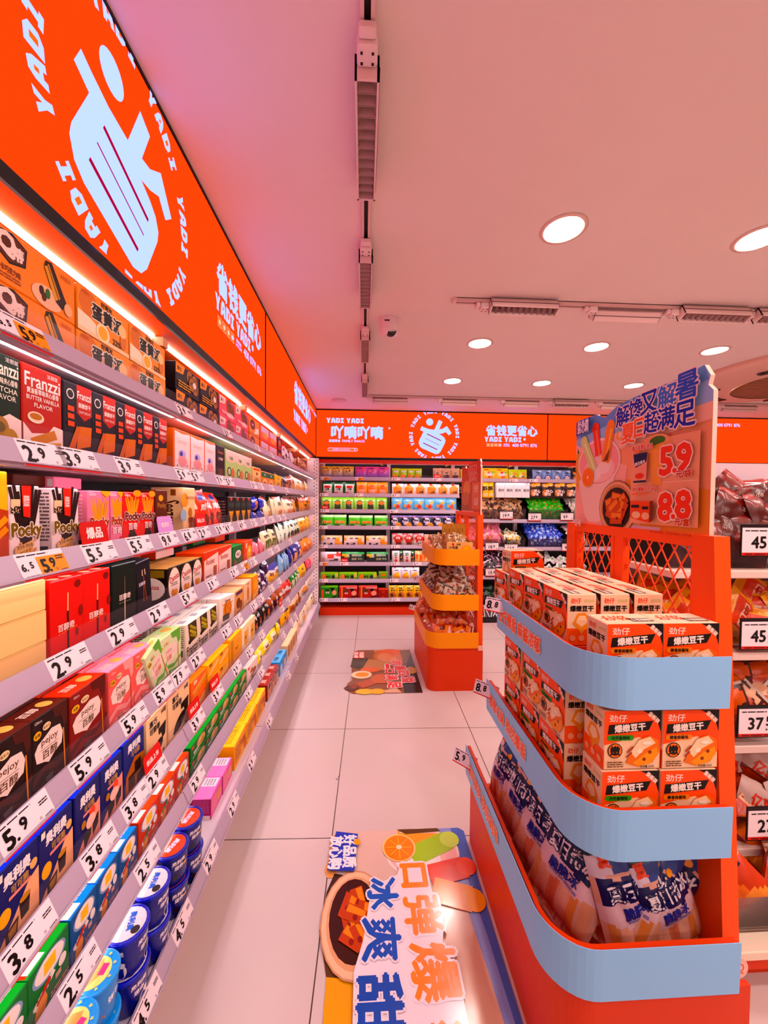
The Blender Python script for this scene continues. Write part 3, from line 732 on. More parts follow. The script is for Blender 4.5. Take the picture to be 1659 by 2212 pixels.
kd('seepink', 'puff_box', 'white and orange puff box', 'F07038', [('p', [(.06, 0), (1, 0), (1, .96), (.5, .93), (.06, .96)], 'F6DDE0'), ('t', 'Seezeyu', .52, .76, .12, 'DDA89C', .0, .8), ('e', .5, .52, .22, .09, 'C4B0EC'), ('e', .44, .52, .09, .055, '4A4490'), ('e', .52, .38, .27, .11, 'EFA0A4'), ('p', [(.35, .16), (.66, .16), (.6, .03), (.5, 0), (.4, .03)], 'C82C34'), ('t', '麻薯', .5, .1, .05, 'F8E0E0', .03), ('e', .2, .28, .03, .015, '3A2020'), ('e', .8, .3, .03, .015, '3A2020'), ('e', .86, .22, .02, .012, '3A2020')])
kd('seecoal', 'puff_box', 'charcoal puff box', '2A1A22', [('t', 'Seezeyu', .5, .82, .1, 'D8905C', 0, .8), ('t', '生巧糖酥', .5, .66, .07, 'E8D0CC', .02, .6), ('e', .5, .3, .3, .12, '6A3420'), ('e', .4, .2, .15, .06, '8A4A28')])
kd('seegreen', 'puff_box', 'mint green puff box', 'BCD08C', [('p', [(0, 1), (1, 1), (1, .72), (.5, .66), (0, .72)], 'F3C8C0'), ('t', '千层酥', .5, .78, .1, '3C8A2C', .03, .7), ('e', .34, .4, .2, .13, '2E4A1E'), ('e', .34, .4, .12, .09, 'CCE0B0'), ('e', .68, .36, .18, .15, 'D88050'), ('r', 0, 0, 1, .12, '8CB860')])
kd('biscbeige', 'biscuit_box', 'beige biscuit box', 'EEC48C', [('r', .1, .85, .9, .95, 'E0602A'), ('t', '蛋酥', .5, .7, .13, '9A3A14', .03), ('e', .5, .32, .32, .2, 'D08A34')])
kd('biscorange', 'biscuit_box', 'bright orange biscuit box', 'F2902A', [('r', 0, .68, 1, .95, '2E6A4A'), ('t', '酥饼', .5, .82, .12, 'F6E0C8', .03), ('e', .5, .36, .32, .24, 'F8D898'), ('e', .5, .32, .24, .16, 'D86A20')])
kd('biscyellow', 'biscuit_box', 'yellow biscuit box', 'F8BE1E', [('t', '小麻花', .5, .8, .12, '7A3408', .03), ('e', .55, .35, .22, .2, '2A1C10'), ('e', .58, .36, .12, .12, 'F6E2C8')])
# --- third shelf
kd('rollyellow', 'egg_roll_box', 'yellow and rust egg roll box', 'F8BA18', [('p', [(0, 0), (1, 0), (1, .62), (0, .7)], 'B84818'), ('l', .1, .3, .95, .55, .06, 'F0A030'), ('l', .1, .2, .95, .45, .06, 'E89020'), ('e', .5, .1, .3, .07, 'E8B090')])
kd('pockyblack', 'stick_biscuit_box', 'white and black stick biscuit box', 'F3DCDA', [*sticks(9, .02, .98, .4, .6, .3, .98, '2A1512', .045), *sticks(6, .2, .8, .46, .56, .0, .3, 'E09A3A', .03), ('p', [(.34, 1), (.66, 1), (.62, .62), (.4, .64)], 'DC3A1E'), ('t', '超黑百奇', .5, .82, .08, 'F6E0D8', .02, .3, -90), ('r', .02, .68, .3, .84, 'F0C8A0'), ('t', '≥43%', .16, .72, .08, '1C1010', .05, .3), ('o', 'Pocky', .5, .46, .2, '7A5A1E', 'F3E4D8', .05, .1, .95), ('p', [(.1, .2), (.72, .28), (.72, .36), (.1, .28)], 'E2B078'), ('t', '更浓郁 更轻盈', .42, .29, .045, '3A2410', 0, .5, 8), ('e', .84, .12, .1, .05, '8A7030'), ('t', '全麦', .84, .12, .04, 'F3E4D8', .03)], S=[('s', .1, .3, .9, .95, 14, '6A5A5A'), ('r', .15, .06, .85, .24, '141414')])
kd('pockypink', 'stick_biscuit_box', 'pink stick biscuit box', 'F088A4', [*sticks(9, .12, .9, .3, .7, .5, .86, 'EFA43C', .03), ('t', 'Glico', .16, .95, .05, 'FBE0E6', .02), ('p', [(.5, 1), (1, 1), (1, .94), (.8, .9)], 'F3B040'), ('o', 'Pocky', .5, .5, .17, 'B0432A', 'F9E6E4', .06, .11, .9), ('t', '百奇', .48, .36, .11, 'F9E6E4', .03), ('e', .8, .2, .1, .06, 'E04050')], S=[('s', .2, .3, .8, .95, 12, 'F6B8C8'), ('r', .2, .12, .8, .26, '161616'), ('r', .2, .02, .8, .09, 'F6E6E8')])
kd('pockyred', 'stick_biscuit_box', 'red stick biscuit box', 'E83A18', [*sticks(9, .14, .88, .35, .65, .55, .9, 'EFA43C', .03), *sticks(9, .35, .62, .12, .9, .0, .3, '2A100C', .035), ('t', 'Glico', .18, .95, .05, 'FBE0E6', .02), ('e', .75, .98, .25, .06, 'F0A030'), ('o', 'Pocky', .5, .56, .17, '7A2A18', 'F9E6E4', .06, .11, .9), ('t', '百奇', .48, .4, .12, 'F9E6E4', .03)], S=[('s', .2, .3, .8, .95, 12, 'F09878')])
kd('cocoabox', 'cocoa_biscuit_box', 'brown cocoa biscuit box', '5E2614', [('t', 'Pocky', .5, .7, .12, 'B88040', .02, .7), ('e', .5, .4, .3, .12, '8A4820'), ('r', .2, .1, .8, .3, '7A3A1C'), ('e', .4, .85, .2, .06, 'D8A030')])
kd('seetall', 'puff_box', 'tall cream chocolate puff box', 'F6C896', [('e', .1, .75, .3, .14, 'E89A48'), ('e', .0, .45, .25, .12, '9CB4CC'), ('t', 'Seezeyu', .55, .8, .12, '8A4420', 0, .8), ('e', .55, .5, .18, .1, 'C07838'), ('r', .38, .3, .74, .4, '9A4A20'), ('r', .42, .2, .7, .3, 'B8602C'), ('t', '脆皮', .5, .08, .07, '7A3A18', .03)], S=[('t', 'Seezeyu', .5, .48, .45, '4A2010', .01, .85, -90), ('r', .6, .84, .76, .96, '8A4A20')])
kd('wafebag', 'wafer_bag', 'orange red wafer bag', 'EE4A1C', [('t', '威化', .5, .62, .16, 'F6E0D8', .04)], R=[('e', .4, .84, .25, .08, '2A50A0'), ('e', .5, .3, .34, .14, '7A2A14'), ('r', .55, .1, .95, .28, '5A1C10')])
kd('blackgold', 'cracker_box', 'black and gold cracker box', '131016', [('p', [(.3, .98), (.7, .98), (.5, .86)], 'D8401C'), ('r', .12, .68, .88, .82, '2A3A3C'), ('p', [(.15, .55), (.85, .55), (.6, .3), (.4, .3)], 'E09A34'), ('p', [(.38, .3), (.6, .3), (.75, .02), (.3, .02)], 'E8AC50')], S=[('s', .1, .1, .9, .9, 9, '6A5A58')])
kd('bluebag', 'cookie_bag', 'royal blue cookie bag', '1A28B4', [('t', '趣多多', .4, .66, .2, 'F0E4F0', .05)], R=[('p', [(.5, 0), (1, .1), (1, .6), (.65, .7)], 'D8935A'), ('e', .75, .3, .16, .14, '8A4A20')])
kd('creambag', 'chip_bag', 'cream rice cracker bag', 'EADAB8', [('t', '米饼', .5, .66, .16, '3A2A24', .04)], R=[('e', .6, .25, .3, .14, 'EE8A34'), ('r', 0, .9, 1, 1, 'E8603C')])
kd('goldbag', 'chip_bag', 'golden brown chip bag', 'D88C3A', [('t', '香酥', .5, .7, .16, '3A1408', .04)], R=[('r', .0, .75, 1, 1, 'F0682A'), ('e', .5, .35, .32, .2, 'B8682C'), ('e', .35, .5, .12, .08, '2A1810')])
# --- fourth shelf
kd('plaincream', 'plain_carton', 'plain cream carton', 'F4CB8E', [('r', .02, .96, .98, .99, 'E2B272')])
kd('redstick', 'stick_biscuit_box', 'red slim stick box', 'D8321A', [('l', .5, .02, .5, .6, .035, '4A140C'), ('l', .5, .6, .51, .82, .018, 'F0C088'), ('t', '百醇奇', .45, .42, .085, 'F6DCD4', .02, .6), ('l', .2, .35, .8, .38, .006, 'E88A50'), ('e', .82, .9, .1, .05, '7A1C10'), ('e', .92, .55, .07, .07, '8A2010'), ('e', .78, .3, .05, .05, '8A2010')], T=[('e', .3, .3, .12, .2, 'F6B090'), ('e', .7, .3, .12, .2, 'F6B090')])
kd('greenstick', 'stick_biscuit_box', 'dark green slim stick box', '0B1C17', [('l', .5, .1, .5, .55, .02, 'E8CCA8'), ('l', .5, .55, .5, .8, .012, '8A6A50'), ('t', '百醇奇', .5, .5, .085, 'F6DCD4', .02, .5), ('l', .25, .42, .75, .42, .005, 'B0A090')])
kd('navystick', 'stick_biscuit_box', 'navy slim stick box', '10111E', [('l', .4, .3, .5, .75, .02, '8A4A28'), ('l', .6, .3, .48, .75, .02, '8A4A28'), ('l', .4, .75, .42, .85, .02, 'F0C8A0'), ('l', .6, .75, .57, .85, .02, 'F0C8A0'), ('t', '百醇奇', .35, .62, .06, 'D8CCD4', .02, .5)])
kd('danisa', 'butter_cookie_box', 'black butter cookie box', '16100E', [('e', .5, .52, .46, .46, 'C08A40'), ('e', .5, .52, .44, .44, 'F3DED4'), ('t', 'Danisa', .5, .7, .16, 'B8281C', .03, .7, 12), ('s', .25, .48, .75, .58, 2, '5A4030'), ('e', .38, .3, .13, .1, 'D0862C'), ('e', .6, .28, .14, .11, 'DA9638'), ('e', .5, .2, .13, .09, 'C67C28')], S=[('e', .5, .45, .42, .3, 'F3DED4'), ('t', 'Danisa', .5, .5, .12, 'B8281C', .02, .6), ('r', .1, .75, .9, .95, '8A6A20')], tc='C89858')
kd('redwhite', 'wafer_box', 'pale pink and red wafer box', 'F4D4CC', [('p', [(0, .75), (1, .9), (1, 1), (0, 1)], 'D8482C'), ('t', 'Rocket', .42, .68, .16, 'C03A24', .03, .6), ('r', .62, .2, .86, .5, 'A85428'), ('s', .1, .12, .5, .3, 2, '8A4A3A'), ('e', .3, .12, .2, .07, 'A8562C')], sc='E25020', tc='EE5A24', S=[('r', .3, .35, .7, .65, 'F0B898')])
kd('greenbox', 'wafer_box', 'green chocolate wafer box', '127034', [('e', .55, .62, .36, .22, '0C4020'), ('e', .55, .62, .3, .17, 'F0E0D8'), ('t', 'MILO', .55, .62, .13, '3A2018', .04, .4), ('r', .15, .1, .9, .25, '0E5A2A'), ('e', .25, .3, .12, .1, 'B04028')], tc='2A9A44')
kd('orangeegg', 'biscuit_box', 'orange egg biscuit box', 'E8561C', [('e', .6, .45, .3, .34, 'F6B41E'), ('e', .58, .55, .1, .08, 'F8E8DC'), ('t', '蛋', .25, .8, .2, 'F8E8DC', .04)])
kd('pinkbag', 'wafer_bag', 'pink strawberry wafer bag', 'F08898', [('t', '草莓', .5, .68, .16, 'F9E4E4', .04)], R=[('r', .1, .1, .5, .4, 'D84030'), ('e', .75, .35, .2, .18, 'F8C8C8')])
kd('beigebag', 'cracker_bag', 'beige cracker bag', 'E8CFA4', [('t', '海苔', .5, .72, .15, '2A2418', .04)], R=[('r', .2, .15, .8, .5, '5A6234'), ('e', .5, .3, .2, .12, 'A8A460')])
kd('pandabag', 'cracker_bag', 'white and green cracker bag', 'DDE4D0', [('t', '海苔', .5, .74, .15, '2A2A22', .05)], R=[('r', 0, .88, 1, 1, '8CC8C0'), ('e', .5, .3, .26, .16, '1E2018'), ('e', .55, .12, .2, .08, 'E87A3A')])
kd('yellowbag', 'chip_bag', 'yellow chip bag', 'F6B41C', [('t', '薯片', .5, .7, .16, '7A3408', .04)], R=[('e', .5, .3, .3, .18, 'E08A20')])
# --- fifth shelf
def pejoy(bg, swirl, ink, stick='D8842C'):
    return [('p', [(0, .25), (.3, .36), (.7, .28), (1, .4), (1, .33), (.65, .2), (.3, .28), (0, .16)], swirl), ('p', [(0, .12), (.5, .2), (1, .1), (1, .07), (.5, .16), (0, .08)], swirl),
            ('p', [(.52, 1), (.95, 1), (.95, .72), (.86, .66), (.78, .84), (.6, .86)], swirl), ('p', [(.05, .58), (.1, .44), (.3, .4), (.42, .36), (.55, .42), (.78, .48), (.82, .62), (.74, .74), (.5, .76), (.3, .7), (.14, .66)], 'F2D6CC'),
            ('t', 'pejoy', .45, .64, .1, ink, .01, .5), ('l', .2, .565, .68, .565, .006, ink), ('t', '百醇', .45, .49, .11, ink, .01, .42), ('l', .87, .1, .83, .66, .02, stick), ('e', .12, .78, .1, .05, 'E0A840'), ('t', '全麦', .12, .78, .04, '3A2010', .02), ('e', .36, .83, .11, .045, 'F0CCA0'), ('t', '益生元', .36, .83, .035, '5A3010', .02, .18), ('t', 'Glico', .14, .94, .035, 'F0DCD4'), ('t', '巧克力味', .4, .06, .045, 'E09A6C', .02, .4), ('p', [(.3, .2), (.5, .22), (.5, .14), (.36, .11)], tuple(x * .5 + .05 for x in lin(swirl)[:3]) + (1,))]
PT = [('t', '百醇', .3, .5, .3, 'F6D8C4', .02, .5), ('e', .72, .5, .14, .25, 'E8B868')]
kd('pejoydark', 'stick_biscuit_box', 'dark chocolate stick box', '24100E', pejoy('24100E', '4A1A12', '5A3418'), tc='5E2218', T=PT)
kd('pejoyred', 'stick_biscuit_box', 'red brown chocolate stick box', '84200F', pejoy('84200F', '5A140C', '5A3418'), tc='E0451C', T=PT)
kd('pejoypink', 'stick_biscuit_box', 'coral pink stick box', 'EE6A66', pejoy('EE6A66', 'F7A09A', '8A4A24', 'C86A34'), tc='F7A0B8', T=PT)
kd('pejoygreen', 'stick_biscuit_box', 'pale green stick box', 'DDE2B4', pejoy('DDE2B4', '6FB04A', 'D8764A'), tc='C8E0A0', T=PT)
kd('franzgreen', 'cookie_box', 'white box with olive biscuits', 'F0DCC8', [('p', [(.15, .98), (.85, .98), (.95, .5), (.3, .45)], '3A2C10'), ('l', .3, .92, .85, .72, .08, 'A8962C'), ('l', .3, .8, .85, .6, .08, 'B8A438'), ('l', .32, .68, .9, .52, .07, '9A8824'), ('t', 'Franzzi', .5, .3, .2, '2A1A10', .03, .9), ('e', .3, .5, .12, .06, '1E1810'), ('s', .15, .08, .85, .2, 2, '5A4030')], tc='F8EEE4', T=[('r', .15, .3, .5, .7, 'B0A8B0')], S=[('s', .15, .4, .85, .95, 10, '6A6A5A'), ('r', .15, .18, .4, .34, '161616'), ('r', .55, .18, .8, .34, '161616')])
kd('franzorange', 'cookie_box', 'white box with orange cookies', 'F4DED2', [('t', 'Franzzi', .5, .85, .12, '4A4038', .03, .85), ('r', .15, .74, .85, .78, 'F0943C'), *cookies([(.4, .58), (.6, .56), (.5, .64)], .18, 'E08A34', 'B85A1C'), ('r', .2, .26, .6, .44, '4A4440'), ('s', .1, .05, .6, .2, 4, '2A2020')], tc='F9F0EC')
kd('brownwafer', 'cookie_box', 'tan box with cocoa rolls', 'E2A468', [('e', .4, .5, .25, .2, '7A3A18'), ('e', .7, .4, .2, .16, '8A4A20'), ('r', .1, .82, .9, .95, '5A3460'), ('s', .15, .1, .85, .25, 2, '6A3418')], tc='F0C898')
kd('beigewafer', 'cookie_box', 'beige finger biscuit box', 'F0C29C', [('e', .5, .55, .14, .26, 'C07A3C'), ('t', '手指饼', .5, .9, .07, '7A3A20', .02, .7), ('s', .2, .08, .8, .22, 2, '8A5A3A')], tc='F8E0C0')
kd('orangewafer', 'cookie_box', 'orange biscuit box with swirl', 'F09420', [('p', [(0, .1), (1, .3), (1, .45), (0, .3)], 'F8C060'), ('e', .5, .65, .3, .2, 'F6B040'), ('r', .1, .02, .9, .1, 'B85410')], tc='FBC050')
kd('whitepurple', 'wafer_pack', 'white and purple wafer pack', 'EEDDE8', [('t', '威化', .4, .6, .2, '4A2A5A', .04)], R=[('r', 0, 0, .18, 1, '3A1A4A'), ('e', .7, .4, .2, .2, 'D8823C')])
kd('violet', 'wafer_pack', 'deep violet wafer pack', '2A1238', [('t', '蓝莓', .5, .6, .2, 'E0CCE4', .04)], R=[('e', .6, .3, .25, .18, '6A4A9A')])
kd('skybag', 'milk_bag', 'sky blue and white milk bag', '8CB6DC', [('t', '鲜乳', .5, .68, .16, 'F4EEF4', .05)], R=[('p', [(.2, .1), (.8, .1), (.6, .5)], 'EEE4EC'), ('r', 0, 0, 1, .1, 'E0704C')])
kd('navybag', 'snack_bag', 'navy wafer roll bag', '1C2080', [('t', '蛋卷', .45, .72, .16, 'E8DCEE', .05)], R=[('p', [(.2, .1), (.9, .1), (.8, .5), (.4, .55)], 'E2A676')])
kd('orangepouch', 'snack_pouch', 'orange snack pouch', 'F08E22', [('t', '脆', .5, .7, .2, 'F8E4D0', .05)], R=[('e', .5, .35, .3, .2, 'D86A18')])
kd('bluewhite', 'bread_pack', 'white bread pack with blue top', 'F0D6C8', [('t', '面包', .5, .5, .2, '8A4A2A', .04)], R=[('r', .0, .75, 1, 1, '24309A'), ('e', .5, .3, .34, .2, 'F2B43C')])
# --- sixth shelf
def oreo(bg, glow, extra):
    return [('p', [(0, 0), (1, 0), (1, .62), (.75, .56), (.4, .3), (.1, .12), (0, .05)], glow), ('t', '奥利奥', .5, .82, .16, 'F2E2E2', .05, .6), ('t', '可可脆', .55, .66, .1, 'B88A50', .03, .4), ('r', .3, .56, .8, .6, 'F09080')] + extra
kd('blueore', 'cookie_box', 'royal blue cocoa cookie box', '10165E', oreo('10165E', 'F2B287', [('e', .2, .42, .14, .1, 'F2B02A'), ('p', [(.52, .4), (.78, .44), (.74, .2), (.56, .18)], '2A1A14'), ('e', .65, .42, .13, .04, 'C88A3C'), ('p', [(.2, .22), (.5, .28), (.46, .1), (.22, .06)], '2A1A14'), ('p', [(.26, .2), (.46, .24), (.42, .12), (.28, .1)], 'B07830'), ('e', .86, .72, .09, .06, 'E2B070'), ('r', .05, .88, .16, .97, 'E8DCC8')]), tc='1434DC', T=[('r', .3, .2, .7, .35, 'DCE4FA'), ('s', .1, .5, .9, .8, 2, 'AABCF0')], S=[('r', .2, .45, .8, .9, 'F0DDD8'), ('s', .15, .05, .85, .4, 6, '5A64B0')])
kd('pinkore', 'cookie_box', 'blue and peach cocoa cookie box', '10165E', oreo('10165E', 'F09A84', [('e', .66, .52, .12, .08, 'E8543C'), ('p', [(.3, .3), (.62, .4), (.6, .2), (.34, .08)], '1E100E'), ('e', .6, .4, .2, .1, 'F6C4B4'), ('p', [(.66, .32), (.92, .42), (.9, .24), (.68, .14)], '1E100E'), ('e', .3, .46, .09, .06, 'B87A2C')]), tc='1434DC')
kd('bluecoco', 'cookie_box', 'blue box with cocoa cubes', '14206E', [('t', '奥利奥', .5, .84, .14, 'F2E2E2', .05, .6), ('t', '可可脆', .55, .7, .1, 'B88A50', .03, .4), ('p', [(.05, 0), (1, 0), (1, .55), (.5, .62), (.1, .4)], 'B0622C'), ('r', .2, .12, .5, .36, '3A180C'), ('r', .5, .3, .8, .52, '2C120A'), ('r', .6, .08, .9, .26, '4A200E')], tc='1434DC')
kd('creamcoco', 'crepe_box', 'cream black cocoa crepe box', 'F2C79C', [('t', '黑巧', .3, .84, .12, '1A1210', .05), ('t', '可丽卷', .38, .7, .12, '1A1210', .05, .5), ('p', [(.55, .62), (.95, .66), (.9, .4), (.75, .36), (.7, .5), (.56, .5)], '16100E'), ('e', .5, .28, .3, .12, '1E1410', 25), ('e', .25, .16, .06, .04, '1E1410'), ('e', .8, .12, .04, .03, '1E1410'), ('t', 'H可', .82, .9, .09, '1A1210', .05)], S=[('s', .2, .3, .8, .7, 6, '8A6A4A'), ('t', 'H可', .5, .88, .08, '1A1210', .05)], tc='C89A6C')
kd('orangebar', 'egg_roll_box', 'orange egg roll box', 'F2701C', [('l', .1, .3, .95, .7, .16, 'E8AC5C'), ('l', .15, .12, .98, .5, .16, 'DC9A48'), ('t', '蛋卷', .25, .82, .2, 'F8E0C8', .04)], tc='F4842C')
kd('yellowbar', 'egg_roll_box', 'amber egg roll box', 'F6A81C', [('l', .1, .3, .95, .7, .16, 'F2CC8C'), ('t', '蛋卷', .25, .82, .2, '7A3408', .04)], tc='FBB52C')
kd('ambertall', 'biscuit_box', 'amber soda biscuit box', 'F4A61E', [('r', .35, .3, .8, .72, 'E28C10'), ('r', .38, .33, .77, .69, 'F4A61E'), ('t', '1947', .57, .5, .12, '3A2008', .03, .36), ('s', .05, .1, .28, .9, 12, '8A5A14')], tc='FFC040')
kd('beigetall', 'biscuit_box', 'beige soda biscuit box', 'F4D9AE', [('r', .3, .25, .75, .75, 'F0A63C'), ('t', '1947', .52, .5, .12, '3A2008', .03, .36), ('s', .8, .2, .95, .8, 7, 'B08A50')], tc='F8E8C8')
kd('blackbag', 'beef_stick_bag', 'glossy black meat stick bag', '0E0A0C', [('t', '牛肉', .5, .66, .16, 'E8D8D4', .05)], R=[('e', .65, .3, .28, .18, 'C8642C'), ('r', .1, .8, .6, .9, '5A4A4C')])
kd('rustbag', 'snack_bag', 'rust brown snack bag', '9A4A24', [('t', '香辣', .5, .66, .18, 'F0D8CC', .05)], R=[('r', .0, .0, .4, .5, '4A1C30'), ('e', .6, .35, .25, .2, 'D8905C')])
kd('redjar', 'snack_bag', 'red and white snack bag', 'C43A24', [('t', '辣条', .5, .6, .18, 'F4E0DC', .05)], R=[('r', 0, .35, 1, .5, 'D8D0D0')])
kd('greenpack', 'snack_pack', 'green and white seaweed pack', '1E7A30', [('t', '海苔', .5, .72, .16, 'F0E8D8', .05)], R=[('r', .1, .1, .9, .5, 'D8D6B8'), ('r', 0, .0, 1, .1, 'E8B83C')])
kd('yellowpack', 'snack_pack', 'yellow bread pack', 'F8C41E', [('t', '拔丝', .5, .62, .18, '8A3A10', .05)], R=[('e', .5, .25, .3, .14, 'E89A28')])
kd('pinkpack', 'snack_pack', 'hot pink candy pack', 'F0506E', [('t', '果糖', .5, .62, .18, 'FBE4E8', .05)], R=[('r', 0, .8, 1, 1, 'F07A3C'), ('e', .5, .25, .3, .14, 'F8A0AC')])
# --- seventh shelf
def egg(bg, plate): return [('e', .5, .74, .4, .22, '8A9AB8'), ('e', .5, .75, .35, .19, 'F2E2DC'), ('r', .36, .64, .64, .86, 'F4C23C'), ('t', '香脆小蛋', .36, .4, .12, 'F6E6DC', .05, .6, 30), ('l', .2, .3, .5, .5, .09, plate), ('e', .28, .16, .13, .2, 'F09A24', -20), ('e', .8, .5, .1, .1, 'F2E2DC'), ('r', .62, .3, .76, .4, 'D8A898'), ('s', .5, .08, .95, .2, 2, 'F0B0A0')]
kd('greenegg', 'biscuit_box', 'green egg biscuit box', '14702E', egg('', 'C83424'), tc='18A83C', T=[('p', [(0, .05), (.45, .05), (.45, .95), (0, .95)], 'F2E6DC'), ('r', 0, .05, .06, .95, 'E0482C'), ('s', .12, .15, .42, .9, 5, '8A8280'), ('s', .5, .15, .96, .85, 6, 'BCE8BC')])
kd('blueegg', 'biscuit_box', 'blue egg biscuit box', '155088', egg('', 'C83424'), tc='2C8CF0', T=[('p', [(0, .05), (.45, .05), (.45, .95), (0, .95)], 'F2E6DC'), ('s', .12, .15, .42, .9, 5, '8A8280'), ('s', .5, .15, .96, .85, 6, 'BCD8F8')])
kd('redegg', 'biscuit_box', 'red egg biscuit box', 'C4401C', egg('', '1E7A3C'), tc='F4582A', T=[('p', [(0, .05), (.45, .05), (.45, .95), (0, .95)], 'F2E6DC'), ('s', .12, .15, .42, .9, 5, '8A8280'), ('s', .5, .15, .96, .85, 6, 'F8C0A8')])
kd('greencracker', 'cracker_box', 'green walnut cracker box', '166A2C', [('e', .68, .62, .28, .32, 'C89A60'), ('e', .6, .7, .1, .12, 'E0B880'), ('e', .75, .5, .12, .12, 'B08048'), ('t', '韧性饼干', .36, .36, .2, 'F0E4D8', .04, .6), ('r', .06, .72, .2, .9, 'D8402C'), ('s', .1, .08, .6, .2, 2, 'A8D8A0')], tc='1EA038')
kd('whitebear', 'cookie_box', 'white bear cookie box', 'F0D8CE', [('r', .06, .8, .2, .95, 'D84A3C'), ('e', .4, .6, .14, .12, 'B06A48'), ('e', .65, .45, .16, .14, 'A85C3C'), ('e', .45, .3, .14, .12, 'B87450'), ('s', .1, .06, .8, .2, 3, '8A5A4A')])
kd('yellowbread', 'bread_pack', 'lemon yellow bread pack', 'F6D61E', [('t', '拔丝面包', .5, .5, .16, '4A2010', .04, .7)], R=[('r', .18, .15, .82, .85, 'F0DCC0'), ('e', .5, .28, .24, .12, 'D8903C')])
kd('yellowstickbag', 'stick_bag', 'yellow and black stick bag', 'F6AE1A', [('t', '薯条', .5, .5, .2, '30180C', .05)], R=[('r', 0, .85, 1, 1, '2A1C10')])
kd('tansheet', 'cracker_bag', 'tan and rust cracker bag', 'C87A3C', [('t', '锅巴', .5, .7, .16, 'F6E4D4', .05)], R=[('r', 0, .5, 1, 1, 'E8C4A4'), ('e', .5, .25, .32, .18, 'A85420')])
kd('whitecake', 'cake_pack', 'white and peach cake pack', 'F0DCC8', [('t', '蛋糕', .5, .72, .14, '8A4A20', .04)], R=[('e', .5, .32, .32, .2, 'E8A25C'), ('r', 0, 0, 1, .08, '6A8A9C')])
# --- bottom shelf
kd('pinkthin', 'wafer_box', 'magenta pink wafer box', 'E868A8', [('s', .1, .2, .5, .85, 6, 'F0A890'), ('e', .7, .5, .2, .25, 'E89A6C')], sc='A82A68', tc='F088C4', T=[('r', .55, .1, .95, .9, 'F2DDE8'), ('s', .6, .2, .9, .8, 4, 'A09098')], S=[('r', .05, .0, .95, .2, 'E8D0D0'), ('s', .1, .3, .9, .95, 10, 'C85A94')])
kd('yellowstick', 'stick_biscuit_box', 'yellow slim biscuit box', 'F4A51C', [('s', .05, .2, .5, .85, 5, '8A4A10'), ('t', '牛奶味', .7, .6, .3, 'A83A14', .03, .4), ('e', .85, .3, .1, .25, 'C86A1C')], tc='F8CE20', T=[('s', .1, .3, .6, .7, 3, 'C88A14'), ('t', '百力', .75, .5, .4, 'B87A10', .02)])
kd('redpack', 'wafer_pack', 'maroon chocolate wafer pack', '8A2412', [('r', .12, .08, .9, .92, 'E2A07C'), ('e', .5, .72, .3, .16, '4A3024'), ('e', .5, .35, .3, .2, 'C07840')], tc='A83420', m=FILM, T=[('r', .3, .3, .7, .7, 'E8B0A0')])
kd('skypack', 'wafer_pack', 'sky blue wafer pack', '4AA0E4', [('p', [(.2, .1), (.8, .1), (.7, .6), (.3, .6)], 'F2C8A8'), ('t', '威化', .5, .8, .16, '102A4A', .04)], tc='6ABAF0', T=[('t', '乳酪', .5, .5, .4, '16283C', .03)])
kd('tanpack', 'cracker_pack', 'tan cracker pack with brown print', 'F0C49C', [('r', .15, .12, .85, .88, 'D8A060'), ('s', .2, .15, .8, .85, 7, '7A4A1C')], tc='F4D0A4')
kd('whitestand', 'snack_pouch', 'ivory stand up pouch', 'F2DFC4', [('t', '薄脆', .5, .7, .14, '8A5A2A', .04)], R=[('e', .5, .3, .3, .2, 'F0AE5C'), ('r', 0, .88, 1, 1, 'F6EEDC')])
